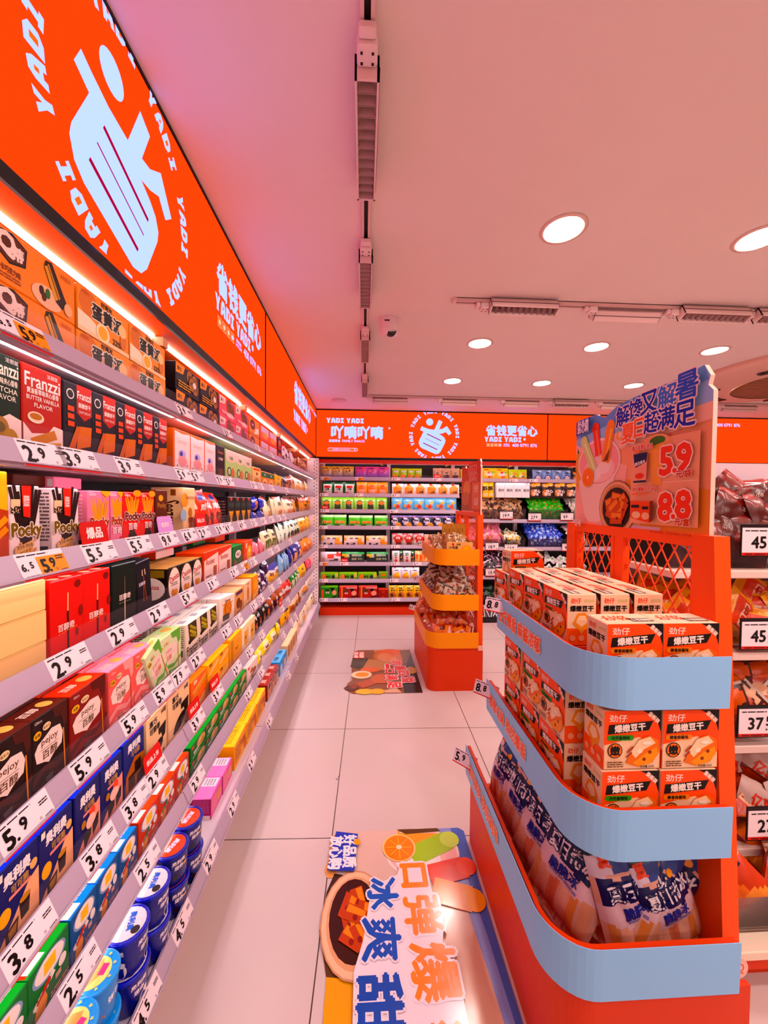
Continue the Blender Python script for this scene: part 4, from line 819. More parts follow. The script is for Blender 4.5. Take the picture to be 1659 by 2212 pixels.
# ================================================================ goods on the long side wall
SURF = [z + .006 for z in ZB[:7]] + [ZB[7] + .016]
STK = {1: [''], 2: ['lower ', 'upper '], 3: ['bottom ', 'middle ', 'top ']}
def kmesh(key, w, h, d, seed=0, nx=14, ny=18, style='pillow'):
    k = K[key]
    return pouch_mesh(key, w, h, d, k, seed, nx, ny, style) if 'R' in k else carton_mesh(key, w, d, h, k)
def place(key, M, label, group, w, h, d, seed=0, nx=14, ny=18, style='pillow'):
    o = put(kmesh(key, w, h, d, seed, nx, ny, style), K[key]['n']); o.matrix_world = M
    return tag(o, label, K[key]['n'].split('_')[-1], group)
def wall_row(s, row, wall, surf, posfn, rotz, front, defd=.13, group=None):
    """row: 'kind px0 px1 n h [stack] [rows] [lean]; ...' ; posfn(px, z) gives the distance along the shelf"""
    tot = {}; run = {}
    for e in row.split(';'):
        q = e.split(); tot[q[0]] = tot.get(q[0], 0) + int(q[3])
    for e in row.split(';'):
        q = e.split()
        key, a, b_, n, h = q[0], float(q[1]), float(q[2]), int(q[3]), float(q[4])
        st = int(q[5]) if len(q) > 5 else 1; rw = int(q[6]) if len(q) > 6 else 1; lean = float(q[7]) if len(q) > 7 else 0
        k = K[key]; soft = 'R' in k; h -= .015 / st; h = (h + .022 if wall == 'back wall' else min(h * 1.22, .175)) if soft and st == 1 else h
        messy = soft and wall == 'long wall'
        d = k.get('d2', .06 if key.startswith(('pejoy', 'pocky', 'redst', 'greens', 'navys', 'franz')) else (.05 if soft else defd))
        z0 = surf + h * .5
        A, B = posfn(a, z0), posfn(b_, z0); w = (B - A) / n * (1.0 if soft else .985)
        for i in range(n):
            for r in range(rw):
                for j in range(st):
                    p = A + (B - A) / n * (i + .5)
                    rz = RND.uniform(-1.5, 1.5) if not soft else RND.uniform(-5, 5) * (3.5 if messy else 1)
                    tilt = RND.uniform(-.5, .5) if not soft else RND.uniform(4, 18 if messy else 8); lean_ = lean + (RND.uniform(-9, 9) if messy else 0)
                    M = front(p, surf + j * h * (.97 if soft else 1.003), (d + .004) * r + (0 if not soft else d * .5)) @ Matrix.Rotation(rad(rz), 4, 'Z') @ Matrix.Rotation(rad(-tilt if soft else 0), 4, 'X') @ Matrix.Rotation(rad(lean_), 4, 'Y')
                    pre = STK.get(st, [''] * 9)[j]
                    beh = '' if r == 0 else ('second-row ' if r == 1 else 'rear ')
                    end = 'near end' if wall == 'long wall' else 'corner'
                    nth = run.get(key, 0) + i
                    lab = pre + beh + k['d'] + (', %s from %s' % (ORD[nth], end) if tot[key] > 1 else '') + ', %s shelf, %s' % (ROWS[s], wall)
                    far = abs(a - 786) < 260
                    place(key, M, lab, '%s, %s shelf, %s' % (k['d'], ROWS[s], wall), w, h, d * (1 if not soft else 1), RND.randint(0, 2), 9 if far else 14, 11 if far else 18)
        run[key] = run.get(key, 0) + n
LROWS = [
 'cake -14 164 1 .105 2;yolk 167 358 2 .105 2;blackcookie 379 473 2 .1 2;pinkcookie 475 537 2 .1 2;ambercarton 539 560 1 .1 2;lilaccarton 562 598 2 .1 2;darkwafer 599 609 1 .1 2;cowpouch 612 640 3 .16;brownpouch 641 668 4 .15',
 'matcha -25 46 1 .198;vanilla 49 134 1 .198;crispy 137 361 5 .196;seepink 375 466 3 .185;seecoal 468 485 1 .185;seegreen 488 543 3 .18;biscbeige 546 563 1 .14;biscorange 565 592 2 .13;biscyellow 594 608 1 .13;blackbag 610 627 2 .14;rustbag 628 640 1 .14;whitestand 642 655 1 .15;yellowbag 656 663 1 .15;creambag 664 670 1 .14',
 'rollyellow -60 18 1 .195;pockyblack 19 88 1 .172;pockyblack 113 171 1 .17;pockypink 190 238 1 .168;pockypink 240 264 1 .168;pockyred 267 334 2 .168;cocoabox 337 362 1 .178;seetall 396 422 1 .192;wafebag 424 490 4 .165;blackgold 492 543 4 .165;bluebag 546 578 2 .085 2;creambag 580 612 3 .15;creambag 614 638 3 .14;goldbag 640 674 5 .16',
 'plaincream -22 104 1 .066 3;redstick 109 238 2 .19;greenstick 243 294 1 .19;navystick 300 331 1 .185 1 1 -6;danisa 362 437 3 .137 1 2;redwhite 440 500 2 .15;greenbox 502 524 1 .135;orangeegg 527 546 1 .14;pinkbag 548 576 3 .1;beigebag 578 604 4 .13;pandabag 606 650 6 .15;yellowbag 652 674 3 .15',
 'pejoydark -30 148 2 .176 1 3;pejoyred 151 231 1 .176 1 3;pejoypink 236 334 2 .172 1 2;pejoygreen 338 393 1 .165;franzgreen 402 470 3 .155 1 3;franzorange 474 505 1 .158 1 2 5;brownwafer 508 525 1 .15 1 2;beigewafer 527 544 1 .16 1 2;orangewafer 546 558 1 .165;whitepurple 561 576 2 .08 2;violet 577 585 1 .1 2;bluewhite 586 607 2 .12;skybag 609 630 4 .15;navybag 632 656 4 .16;orangepouch 658 678 3 .14',
 'blueore -12 158 2 .168;pinkore 161 264 2 .168;bluecoco 267 312 1 .172;creamcoco 317 361 1 .175;creamcoco 365 409 1 .178;orangebar 413 446 1 .075 2;yellowbar 449 494 2 .075 2;ambertall 497 521 1 .16;beigetall 523 551 2 .16;blackbag 554 588 4 .13;rustbag 590 612 3 .12;redjar 614 634 3 .12;greenpack 636 652 3 .13;yellowpack 654 665 2 .13;pinkpack 667 682 3 .13',
 'greenegg -60 150 2 .128 1 1;blueegg 153 297 3 .125;redegg 300 409 3 .125;greencracker 412 532 5 .064 2;whitebear 535 556 1 .12;yellowbread 558 612 4 .09;yellowstickbag 614 631 2 .12;tansheet 633 655 4 .14;whitecake 657 684 4 .15',
 'pinkthin 455 502 2 .10 1 2;yellowstick 506 574 3 .13 1 2;redpack 578 602 3 .12 1 2;skypack 604 619 2 .12 1 2;tanpack 621 642 4 .13;whitestand 644 686 5 .15']
for s, row in enumerate(LROWS):
    X = -.627 if s < 7 else -.592
    wall_row(s, row, 'long wall', SURF[s], lambda px, z, X=X: y_on_wall(px, X, z), 90,
             lambda p, z, back, X=X: Matrix.Translation((X - back, p, z)) @ Matrix.Rotation(rad(90), 4, 'Z'), .075 if s in (7,) else .11)
# boxes lying flat on top of others
def lying(key, Y, X, z, w, h, d, label, rz=90):
    M = Matrix.Translation((X, Y, z)) @ Matrix.Rotation(rad(rz), 4, 'Z') @ Matrix.Rotation(rad(-90), 4, 'X') @ Matrix.Translation((0, 0, 0))
    place(key, M @ Matrix.Translation((0, -d, 0)), label, 'boxes lying on top of the others', w, h, d)
lying('pockypink', y_on_wall(205, -.64, 1.5), -.70, SURF[2] + .156, .085, .17, .028, 'pink stick biscuit box lying across the standing pink boxes')
lying('cocoabox', y_on_wall(130, -.66, 1.5), -.72, SURF[2] + .16, .085, .17, .025, 'dark purple brown box lying behind the black and white boxes')
for i, (px, kk, hh) in enumerate(((405, 'redwhite', .124), (425, 'redwhite', .152), (470, 'greenbox', .138), (470, 'greenbox', .166), (510, 'orangeegg', .127))):
    nm = {'redwhite': 'orange sided wafer box', 'greenbox': 'green wafer box', 'orangeegg': 'orange biscuit box'}[kk]
    lying(kk, y_on_wall(px, -.66, SURF[3] + hh), -.74, SURF[3] + hh + .004, .13, .15, .027, '%s lying on the %s boxes, fourth shelf' % (['lower ', 'upper ', 'lower ', 'upper ', ''][i] + nm, ['round-labelled', 'pink and red', 'pink and red', 'red and pink', 'green'][i]), 90)
# a pale green box leaning against its neighbours
M = Matrix.Translation((-.62, y_on_wall(352, -.62, .93), SURF[4])) @ Matrix.Rotation(rad(90), 4, 'Z') @ Matrix.Rotation(rad(-24), 4, 'Y') @ Matrix.Translation((.0, -.004, .0))
place('pejoygreen', M, 'pale green stick box leaning askew on the fifth shelf, long wall', 'pale green stick box', .085, .165, .026)

# cups of mini cookies on the bottom shelf
def cup_parts(name, body, lid, art_lid, art_body, m=FILM):
    r = empty(name)
    b = MB(); b.lathe([(.034, 0), (.036, .004), (.0405, .076)], 36, body, cap=True)
    for t0 in (-150, -60, 30, 120):
        b.art(lambda u, v, q, t0=t0: ((.0345 + .006 * v / .076 + q) * math.cos(rad(t0) + u / .0385), (.0345 + .006 * v / .076 + q) * math.sin(rad(t0) + u / .0385), v), .055, .076, art_body, 3e-4)
    b.obj('cup_body', m, r)
    b = MB(); b.lathe([(.0405, .074), (.0435, .076), (.0435, .082), (.042, .0845), (.038, .0835)], 36, lid, cap=True)
    b.art(lambda u, v, q: (v - .04, -(u - .04), .0838 + q), .08, .08, art_lid, 2e-4)
    b.obj('lid', m, r)
    return r
CB = cup_parts('cookie_cup', '0E1684', '1420B8', [('e', .5, .5, .46, 0, 'F0DCE2'), ('t', '奥利奥', .45, .6, .16, '3A6ACC', .06, .6), ('e', .72, .75, .11, 0, '2A2024'), ('e', .3, .32, .09, 0, '2A2024'), ('p', [(.2, .5), (.75, .42), (.7, .32), (.3, .25)], 'F8F0F0')], [('t', '奥利奥', .5, .78, .14, 'F0E0E4', .05), ('t', '迷你', .5, .58, .14, 'F0E0E4', .05), ('e', .3, .3, .2, .14, '1A1418'), ('e', .7, .25, .2, .2, 'EADCDC'), ('e', .75, .45, .1, .08, 'EADCDC')])
CC = cup_parts('cookie_cup', '0C1474', '1018A0', [('e', .5, .5, .44, 0, 'D8502C'), ('t', '奥利奥', .5, .55, .17, 'E8DCF0', .06, .7), ('e', .7, .3, .15, 0, '3A1A14'), ('p', [(.2, .3), (.5, .2), (.8, .5), (.5, .4)], 'F2A890')], [('t', '奥利奥', .5, .8, .14, 'F0E0E4', .05), ('t', '迷你', .5, .62, .14, 'F0E0E4', .05), ('p', [(.35, .5), (.85, .46), (.8, .15), (.4, .1)], '7A3018'), ('e', .35, .3, .12, .1, '2A1414'), ('e', .8, .62, .1, .05, 'E8A83C')])
CL = cup_parts('cookie_cup', '2C8CD8', '2C9AE8', [('e', .5, .5, .36, 0, 'F8E08C'), ('p', [(.2, .55), (.5, .7), (.8, .5), (.6, .3), (.3, .35)], 'F2A868'), ('r', .3, .6, .55, .75, 'D04A8A'), *[('t', '★', .5 + .42 * math.cos(q * .7), .5 + .42 * math.sin(q * .7), .09, 'F8E878') for q in range(9)]], [('p', [(.2, .6), (.5, .7), (.6, .4), (.3, .3)], 'E89A60'), ('t', '饼干', .7, .6, .16, 'F8F0F0', .05), ('e', .3, .25, .1, .1, 'C87A3C')])
cups = []
for i, (Y, proto, nm) in enumerate(((.775, CL, 'sky blue cup'), (.865, CL, 'sky blue cup'), (.965, CB, 'royal blue cup with white lid'), (1.07, CB, 'royal blue cup with white lid'), (1.185, CC, 'navy cup with orange lid'), (1.29, CC, 'navy cup with orange lid'))):
    for j in (0, 1):
        o = proto if proto not in cups else dup(proto); cups.append(proto)
        o.location = (-.582 - (.012 if i == 1 else 0), Y, SURF[7] + .0995 * j); o.scale = (1.14, 1.14, 1.175); o.rotation_euler = (0, 0, rad(RND.uniform(-25, 25)))
        tag(o, '%s %s, %s of two stacks, bottom shelf' % (['lower', 'upper'][j], nm, ['nearer', 'farther'][i % 2]), 'cookie cup', 'stacked cookie cups')

# ================================================================ back wall shelving
BY = 4.885
XJ = [-.555, .335, 1.225, 2.12, 3.01, 3.9, 4.8]
BM = lambda x0: Matrix.Translation((x0, BY, 0))
BIN_Z = [1.728, 1.205, .845, .47, .085]
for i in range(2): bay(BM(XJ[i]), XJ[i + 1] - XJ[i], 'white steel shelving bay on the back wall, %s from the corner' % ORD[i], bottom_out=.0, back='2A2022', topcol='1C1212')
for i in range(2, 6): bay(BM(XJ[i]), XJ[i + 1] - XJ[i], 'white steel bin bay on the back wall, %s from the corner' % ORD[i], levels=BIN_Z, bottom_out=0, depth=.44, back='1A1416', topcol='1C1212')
BTAGS = {0: [(0, 702, '2.9 promo/ 776 2.9 promo'.replace('/ ', '/'))]}
BT = ['702 2.9 promo/776 2.9 promo/856 3.9/945 4.9 new', '700 4.2/776 2.5/855 9.9', '702 7.9 new/852 4.9', '699 4.3/854 4.5', '699 9.9/855 3.5/925 4.9', '699 5.9 promo/744 4.9 new/855 5.9/902 5.9', '699 5.9/852 5.9', '699 9.5/741 9.5/856 3.5']
for k, s in enumerate(BT):
    for n, e in enumerate(s.split('/')):
        q = e.split(); zb = ZB[k]; X = x_on_wall(float(q[0]), BY, zb + .03); st = q[2] if len(q) > 2 else 'std'
        price_tag(Matrix.Translation((X, BY, zb)), q[1], '%s priced %s, %s along the %s rail, back wall' % ({'std': 'white tag', 'promo': 'white and orange tag', 'new': 'white tag under a red card'}[st], q[1], ORD[n], ROWS[k]), st)
for n, (px, p) in enumerate(((1111, '3.9'), (1154, '4.5'))):
    price_tag(Matrix.Translation((x_on_wall(px, BY, 1.75), BY, 1.728)), p, 'white tag priced %s under the %s pouches, back wall' % (p, ['yellow green', 'grey blue'][n]))

kd('yellowblue', 'seaweed_pouch', 'yellow and blue seaweed pouch', '2A6AA8', [('t', '夹心海苔', .35, .86, .1, '20305A', .04), ('l', .3, .62, .62, .1, .12, '101A14'), ('l', .82, .85, .62, .1, .14, '101A14'), ('l', .62, .7, .62, .15, .1, '101A14'), ('e', .3, .64, .07, .05, 'E8823C'), ('e', .62, .74, .07, .05, 'E8923C'), ('e', .82, .88, .08, .05, 'E8923C')], R=[], grad=('1E50A8', 'FBD23C'))
kd('pinkblue', 'seaweed_pouch', 'pink and blue seaweed pouch', '5A6AC8', [('t', '夹心海苔', .35, .86, .1, '30205A', .04), ('l', .3, .62, .62, .1, .12, '101A14'), ('l', .82, .85, .62, .1, .14, '101A14'), ('l', .62, .7, .62, .15, .1, '101A14'), ('e', .3, .64, .07, .05, 'E8623C'), ('e', .62, .74, .07, .05, 'E8723C'), ('e', .82, .88, .08, .05, 'E8723C')], R=[], grad=('2A5AC0', 'F05AA8'))
kd('greenred', 'gum_pouch', 'dark green and red pouch', '0E5A2A', [('t', '果丹皮', .5, .64, .14, 'D8302C', .05, .6), ('t', '山楂', .5, .48, .14, '2A2A2A', .04)], R=[('r', .16, .2, .84, .8, 'D8D8D0'), ('r', .2, .58, .8, .72, 'C03A38'), ('e', .3, .15, .25, .12, 'E0503C'), ('r', 0, .9, 1, 1, '0A3A1C')])
kd('orangeclear', 'noodle_pouch', 'bright orange snack pouch', 'F7941C', [('t', '辣条', .5, .74, .14, 'D8541A', .05)], R=[('r', .2, .12, .8, .55, 'F3B09A'), ('e', .5, .62, .34, .16, 'F6821A')])
kd('limejar', 'seaweed_pouch', 'lime green seaweed pouch', '9CDC5C', [('t', '海苔', .5, .56, .14, 'F08A2C', .05)], R=[('r', .14, .1, .84, .82, 'B4D88A'), ('e', .5, .66, .3, .15, '1E6A28'), ('r', .26, .16, .76, .5, '2E4A22'), ('e', .5, .6, .26, .1, 'F0782C')])
kd('greenwide', 'seaweed_pack', 'grass green seaweed multipack', '5CC83A', [('t', '海苔', .3, .42, .13, 'F07A28', .04), ('t', '海苔', .72, .42, .13, 'F07A28', .04)], R=[('r', 0, .84, 1, 1, 'B8DCA8'), ('r', .08, .35, .92, .55, 'F2B060'), ('r', .15, .12, .42, .3, '1E4A1E'), ('r', .58, .12, .86, .3, 'C8E0B0')])
kd('clearyellow', 'seaweed_pack', 'clear pack of yellow and black sachets', 'EBD6D4', [('t', '海苔', .35, .75, .13, '1A1414', .04), ('t', '海苔', .62, .75, .13, '1A1414', .04)], R=[('r', 0, .86, 1, 1, 'F2C89A'), ('p', [(.02, .05), (.2, .45), (.3, .05)], '1A1A14'), ('p', [(.34, .05), (.44, .5), (.62, .05)], '1A1A14'), ('r', .66, .0, 1, .42, 'F6A21C'), ('r', .7, .5, .94, .84, 'F4A848'), ('p', [(.02, .5), (.2, .84), (.02, .84)], 'F6B02C')])
kd('whitered', 'seaweed_pack', 'white and red multipack', 'EBD9DE', [('t', '海苔脆', .55, .3, .12, '2A2024', .04)], R=[('e', .5, .62, .18, .2, 'EC4A30'), ('e', .86, .8, .14, .16, 'E8442C'), ('r', .0, .1, .2, .5, 'D8B0AC'), ('e', .8, .35, .1, .1, '3A3A34')])
kd('blackgreen', 'seaweed_pack', 'black and green multipack', '1C2A22', [('t', '炭烧', .55, .42, .2, 'A8A88C', .04), ('t', '海苔', .82, .42, .18, '8A9A7C', .03)], R=[('r', 0, .86, 1, 1, '2C9A4A'), ('e', .12, .7, .1, .14, 'F2B01E'), ('r', .2, .58, .36, .8, 'B8B49C'), ('r', .46, .6, .66, .8, 'A8A890'), ('r', .72, .64, .94, .8, '8AA890')])
kd('greenflat', 'seaweed_box', 'grass green seaweed carton', '78C01E', [('e', .2, .5, .13, .4, 'F2903C'), ('t', '海苔', .42, .58, .3, '1E2A14', .05), ('e', .72, .55, .09, .24, '14201A'), ('l', .55, .14, .98, .2, .1, '1A2A14'), ('r', .82, .5, 1, 1, 'D8D45A'), ('e', .45, .1, .06, .14, 'F06A2C')], tc='A8E040')
kd('greensmall', 'seaweed_box', 'small lime green carton', '78B41E', [('e', .5, .45, .26, .28, 'F0782C')], tc='90D030')
kd('greengift', 'seaweed_box', 'green boxed seaweed rolls', '3C9420', [('l', .72, .95, .8, .5, .14, '100C0C'), ('l', .6, .95, .76, .5, .14, '100C0C'), ('r', .28, .5, .52, .85, '1E4A1E'), ('t', '海苔', .4, .56, .15, 'E8DCD0', .04), ('l', .65, .12, .95, .3, .1, '101A14'), ('r', .06, .1, .18, .8, 'E8602C'), ('e', .8, .55, .12, .2, 'F2A07C')], tc='7ACC40')
kd('redgift', 'seaweed_box', 'red boxed seaweed rolls', 'B82A28', [('l', .72, .98, .82, .55, .14, '1A0C0C'), ('l', .6, .98, .76, .5, .14, '1A0C0C'), ('r', .22, .5, .52, .85, '6A3A24'), ('t', '海苔', .4, .5, .13, 'F0C8C0', .04), ('l', .62, .12, .98, .3, .1, '101A14'), ('r', .12, .1, .2, .98, 'F08A40'), ('e', .82, .5, .14, .2, 'F0A088'), ('r', 0, 0, 1, .1, 'B84A70'), ('r', .4, .88, 1, .96, 'F4B0AC')], tc='E86A5C')
kd('redslab', 'seaweed_box', 'dark red small carton', 'A02418', [('t', '海苔', .5, .5, .3, 'D8602C', .02)], tc='E0543C')
kd('limesnack', 'mango_pouch', 'lime and orange dried fruit pouch', 'A8C81E', [('t', '芒果干', .55, .72, .14, 'F2ECF0', .06)], R=[('e', .5, .22, .38, .24, 'EE8A24'), ('r', 0, .86, 1, 1, 'C8D81E'), ('e', .15, .4, .14, .12, 'F0A02C'), ('e', .85, .2, .14, .2, '3A8A1E')])
kd('tanpouch', 'plum_pouch', 'dusty tan plum pouch', 'C8967E', [('t', '梅干', .5, .6, .12, '4A241C', .04)], R=[('e', .5, .34, .36, .16, '4A241C'), ('r', .1, .12, .9, .2, 'A86C54'), ('r', 0, .86, 1, 1, 'DCAE96')])
kd('orangebread', 'fruit_pack', 'clear pack of orange fruit strips', 'EFE0DC', [('t', '果脯', .55, .36, .1, '5A2A10', .04)], R=[('e', .5, .48, .42, .42, 'F29414'), ('r', .3, .2, .8, .34, 'D87C3C'), ('e', .72, .36, .12, .08, '2A3A34'), ('r', .3, .92, .6, 1, 'E8402C')])
kd('skyfish', 'fish_pouch', 'sky blue fish snack pouch', '6CB4DC', [('t', '鳕鱼', .5, .82, .1, 'E4F0F8', .03)], R=[('p', [(.4, .55), (.75, .8), (.9, .7), (.6, .45)], 'F2B050'), ('e', .55, .4, .2, .14, 'DC4A2C'), ('e', .2, .5, .1, .06, 'F0A05C'), ('e', .2, .38, .1, .06, 'F0A05C'), ('e', .62, .2, .24, .1, 'F0B494'), ('r', 0, 0, 1, .1, 'C8C4DC')])
kd('purpleplum', 'plum_pouch', 'deep purple plum pouch', '241A44', [('t', '西梅', .3, .62, .16, '2A1C34', .04)], R=[('e', .3, .56, .26, .3, 'DCCFE4'), ('e', .6, .28, .26, .2, 'F2AE2C'), ('e', .7, .72, .2, .16, '120E24'), ('e', .15, .88, .12, .08, 'E85A4C'), ('r', .0, .9, 1, 1, '8A70C0')])
kd('reddate', 'date_pouch', 'grey and red date pouch', 'C4B4B0', [('t', '红枣', .55, .66, .15, 'F4DCD4', .05)], R=[('e', .55, .6, .42, .3, 'C0341E'), ('e', .6, .2, .32, .2, '7A2414'), ('e', .15, .4, .12, .12, 'E8D2B8'), ('r', 0, .88, .5, 1, 'E84A4C')])
kd('palepink', 'date_pouch', 'pale peach snack pouch', 'F0A88C', [('t', '山楂片', .5, .9, .1, '2A1814', .04)], R=[('e', .5, .4, .3, .2, 'D8826A')])
kd('whitecarrot', 'crisp_pouch', 'white vegetable crisp pouch', 'E6DCD8', [('t', '蔬果', .5, .8, .12, '3A7A4C', .04), ('t', '脆片', .5, .66, .12, '3A7A4C', .04)], R=[('e', .5, .3, .16, .12, 'E0502C'), ('r', .28, .5, .72, .54, 'A8604C')])
kd('greencarrot', 'crisp_pouch', 'dark green vegetable crisp pouch', '14281C', [('t', '脆', .5, .88, .1, 'E4F0E0', .04)], R=[('r', 0, .78, 1, 1, '1E8A3C'), ('p', [(.1, .5), (.9, .65), (.8, .5)], 'E0783C'), ('p', [(.1, .2), (.8, .4), (.7, .2)], 'E0783C')])
kd('orangesnack', 'crisp_pouch', 'orange and cream fruit pouch', 'F4922C', [('t', '橙片', .5, .8, .13, 'F8E4CC', .05)], R=[('r', 0, 0, .5, 1, 'F6C484'), ('e', .25, .65, .16, .08, 'EE7024'), ('e', .25, .45, .16, .08, 'EE7024'), ('e', .72, .5, .2, .2, 'F0601C')])
kd('whitemango', 'mango_pouch', 'white and yellow dried mango pouch', 'EDE2E4', [('t', '芒果干', .5, .78, .1, '2A1C1C', .05)], R=[('e', .52, .36, .42, .2, 'F6AE1E'), ('e', .6, .5, .2, .16, 'F8C43C'), ('r', 0, 0, 1, .12, 'F0843C'), ('e', .3, .92, .14, .05, 'F0706C')])
kd('yellowbeef', 'meat_pouch', 'yellow and brown meat strip pouch', 'F2C21C', [('t', '手撕', .4, .8, .12, '3A2408', .05), ('t', '素牛肉', .5, .64, .12, '3A2408', .05)], R=[('e', .5, .28, .44, .26, 'C8763C'), ('e', .35, .3, .2, .16, '6A2A14'), ('r', 0, 0, 1, .06, 'E8C8A0'), ('e', .82, .86, .1, .06, '4A8A6C')])
kd('yellowcherry', 'candy_pouch', 'yellow and red fruit candy pouch', 'F8D024', [('t', '果汁', .55, .32, .15, 'F4402C', .06)], R=[('e', .5, .52, .36, .12, 'F2DCD8'), ('e', .45, .62, .1, .08, 'F0402C'), ('e', .75, .66, .16, .08, '7AC03C'), ('r', .15, .82, .45, .9, 'F0602C')])
kd('limeorange', 'candy_pouch', 'lime and orange plum pouch', 'C8DC3C', [('t', '话梅', .5, .4, .13, '4A2A14', .05)], R=[('r', 0, 0, 1, .32, 'F2A83C'), ('e', .6, .62, .26, .14, 'F09A3C'), ('r', .1, .34, .5, .5, 'F2E4DC')])
kd('greyblue', 'salt_pouch', 'grey blue window pouch', '7C94CC', [('t', '盐焗', .5, .74, .13, '1E2448', .05)], R=[('e', .5, .26, .34, .34, '2A3A8A'), ('e', .52, .22, .28, .3, 'E0CCD0'), ('r', .6, .8, .95, .95, 'C8D4EC')])
kd('darkbrown', 'nut_pouch', 'dark brown nut pouch', '2A1410', [('t', '开心', .62, .4, .2, 'E8DCDC', .05), ('t', '果', .62, .2, .16, 'E8DCDC', .05)], R=[('e', .3, .78, .26, .12, 'D0802C'), ('e', .75, .85, .22, .12, 'E0963C'), ('e', .3, .3, .26, .2, 'C8702C'), ('e', .34, .24, .14, .12, 'E8C8B8')])
kd('whitesmall', 'snack_box', 'small white carton', 'EBE2E6', [('t', '奶片', .6, .5, .2, '3A3034', .04)], tc='F2ECEE')
kd('yellowsmall', 'snack_pouch', 'small yellow sachet', 'F4BE2C', [('t', '酥', .4, .6, .3, '3A2408', .05)], R=[('r', .1, .1, .9, .3, 'F6DCA0')])
BROWS = [
 'yellowblue 694 764 3 .165;pinkblue 767 841 3 .165;limesnack 847 912 4 .15;tanpouch 936 994 3 .16;yellowcherry 996 1042 2 .15;yellowcherry 1044 1100 2 .17;limeorange 1100 1140 2 .155;greyblue 1152 1236 4 .155;darkbrown 1238 1275 2 .15',
 'greenred 695 767 3 .175;orangeclear 770 838 3 .175;orangebread 847 993 6 .16;yellowsmall 1044 1068 2 .19;whitesmall 1072 1144 4 .205;darkbrown 1145 1250 4 .205',
 'limejar 693 836 6 .182;skyfish 846 987 6 .18',
 'greenwide 692 748 2 .165;greenwide 753 805 2 .16;greenwide 809 838 1 .16;purpleplum 846 985 6 .16',
 'clearyellow 693 739 1 .14;clearyellow 743 787 1 .14;clearyellow 791 837 1 .14;reddate 847 916 3 .17;palepink 917 945 1 .16',
 'whitered 692 736 1 .15;blackgreen 738 787 1 .15;blackgreen 792 839 1 .15;whitecarrot 847 864 1 .165;greencarrot 864 870 1 .165;whitecarrot 871 888 1 .165;greencarrot 888 896 1 .165;orangesnack 897 930 2 .165',
 'greenflat 692 731 1 .115;greenflat 732 772 1 .115;greenflat 773 814 1 .115;greensmall 818 838 1 .065 2;whitemango 847 906 3 .165',
 'greengift 692 730 1 .175;redgift 732 772 1 .175;redgift 774 815 1 .175;redslab 817 838 1 .07 2;yellowbeef 840 912 4 .165']
for s, row in enumerate(BROWS):
    sf = SURF[s]
    wall_row(s, row, 'back wall', sf, lambda px, z: x_on_wall(px, BY + .05, z), 0, lambda p, z, back: Matrix.Translation((p, BY + .045 + back, z)), .12)
# ================================================================ bulk bins on the back wall
def candy(key, desc, c, F=(), R=(), **kw): kd(key, kw.pop('n', 'wrapped_candy'), desc, c, F, R=list(R), **kw)
candy('cgreen', '', '3AAA28', (), [('e', .5, .55, .22, .2, '86D84A'), ('e', .5, .5, .12, .1, 'C8402C')], n='green_sweet')
candy('cblue', '', '1638A8', (), [('e', .5, .5, .3, .22, '8AB0E8'), ('e', .5, .4, .15, .12, 'E8DCE8')], n='blue_sweet')
candy('cpink', '', 'CC7488', (), [('e', .7, .4, .25, .25, 'B05A3C'), ('r', 0, .85, 1, 1, 'E8A8B4')], n='pink_sweet')
candy('clemon', '', 'D8DCC8', (), [('e', .5, .4, .26, .26, 'F0B03C'), ('e', .3, .7, .16, .12, '3A6A3C')], n='lemon_sweet')
candy('ctan', '', 'C89C78', [('t', '梅', .3, .55, .2, '3A1E14', .04), ('t', '肉', .55, .55, .2, '3A1E14', .04)], [('e', .75, .1, .4, .32, '4A241A'), ('e', .2, .86, .14, .08, '14402C')], n='plum_sachet')
candy('cblack', '', '221420', (), [('r', .4, .0, .52, 1, 'D8C8CC'), ('e', .6, .5, .2, .12, 'B06070')], n='black_sweet')
candy('cpurple', '', '5A2A5C', (), [('e', .5, .5, .24, .18, 'B88AB8')], n='purple_sweet')
candy('cdark', '', '10281A', (), [('e', .5, .5, .18, .12, '3A7A4A')], n='dark_sweet')
candy('cwhite', '', 'E0D8D4', (), [('e', .4, .5, .24, .2, '8AB088'), ('r', .7, 0, 1, 1, 'C8B8B4')], n='white_sweet')
candy('corange', '', 'EADCD8', (), [('e', .5, .45, .22, .2, 'F0863C')], n='orange_sweet')
candy('cstick', '', '161216', (), [('r', .3, 0, .6, 1, 'CFC6CA')], n='sweet_stick')
candy('cyellow', '', 'F0B41E', (), [('e', .5, .5, .24, .2, 'E8602C')], n='yellow_sweet')
_proto = {}
def piece(key, w, h, t, seed, nx=6, ny=7):
    return pouch_mesh(key, w, h, t, K[key], seed, nx, ny, 'pillow')
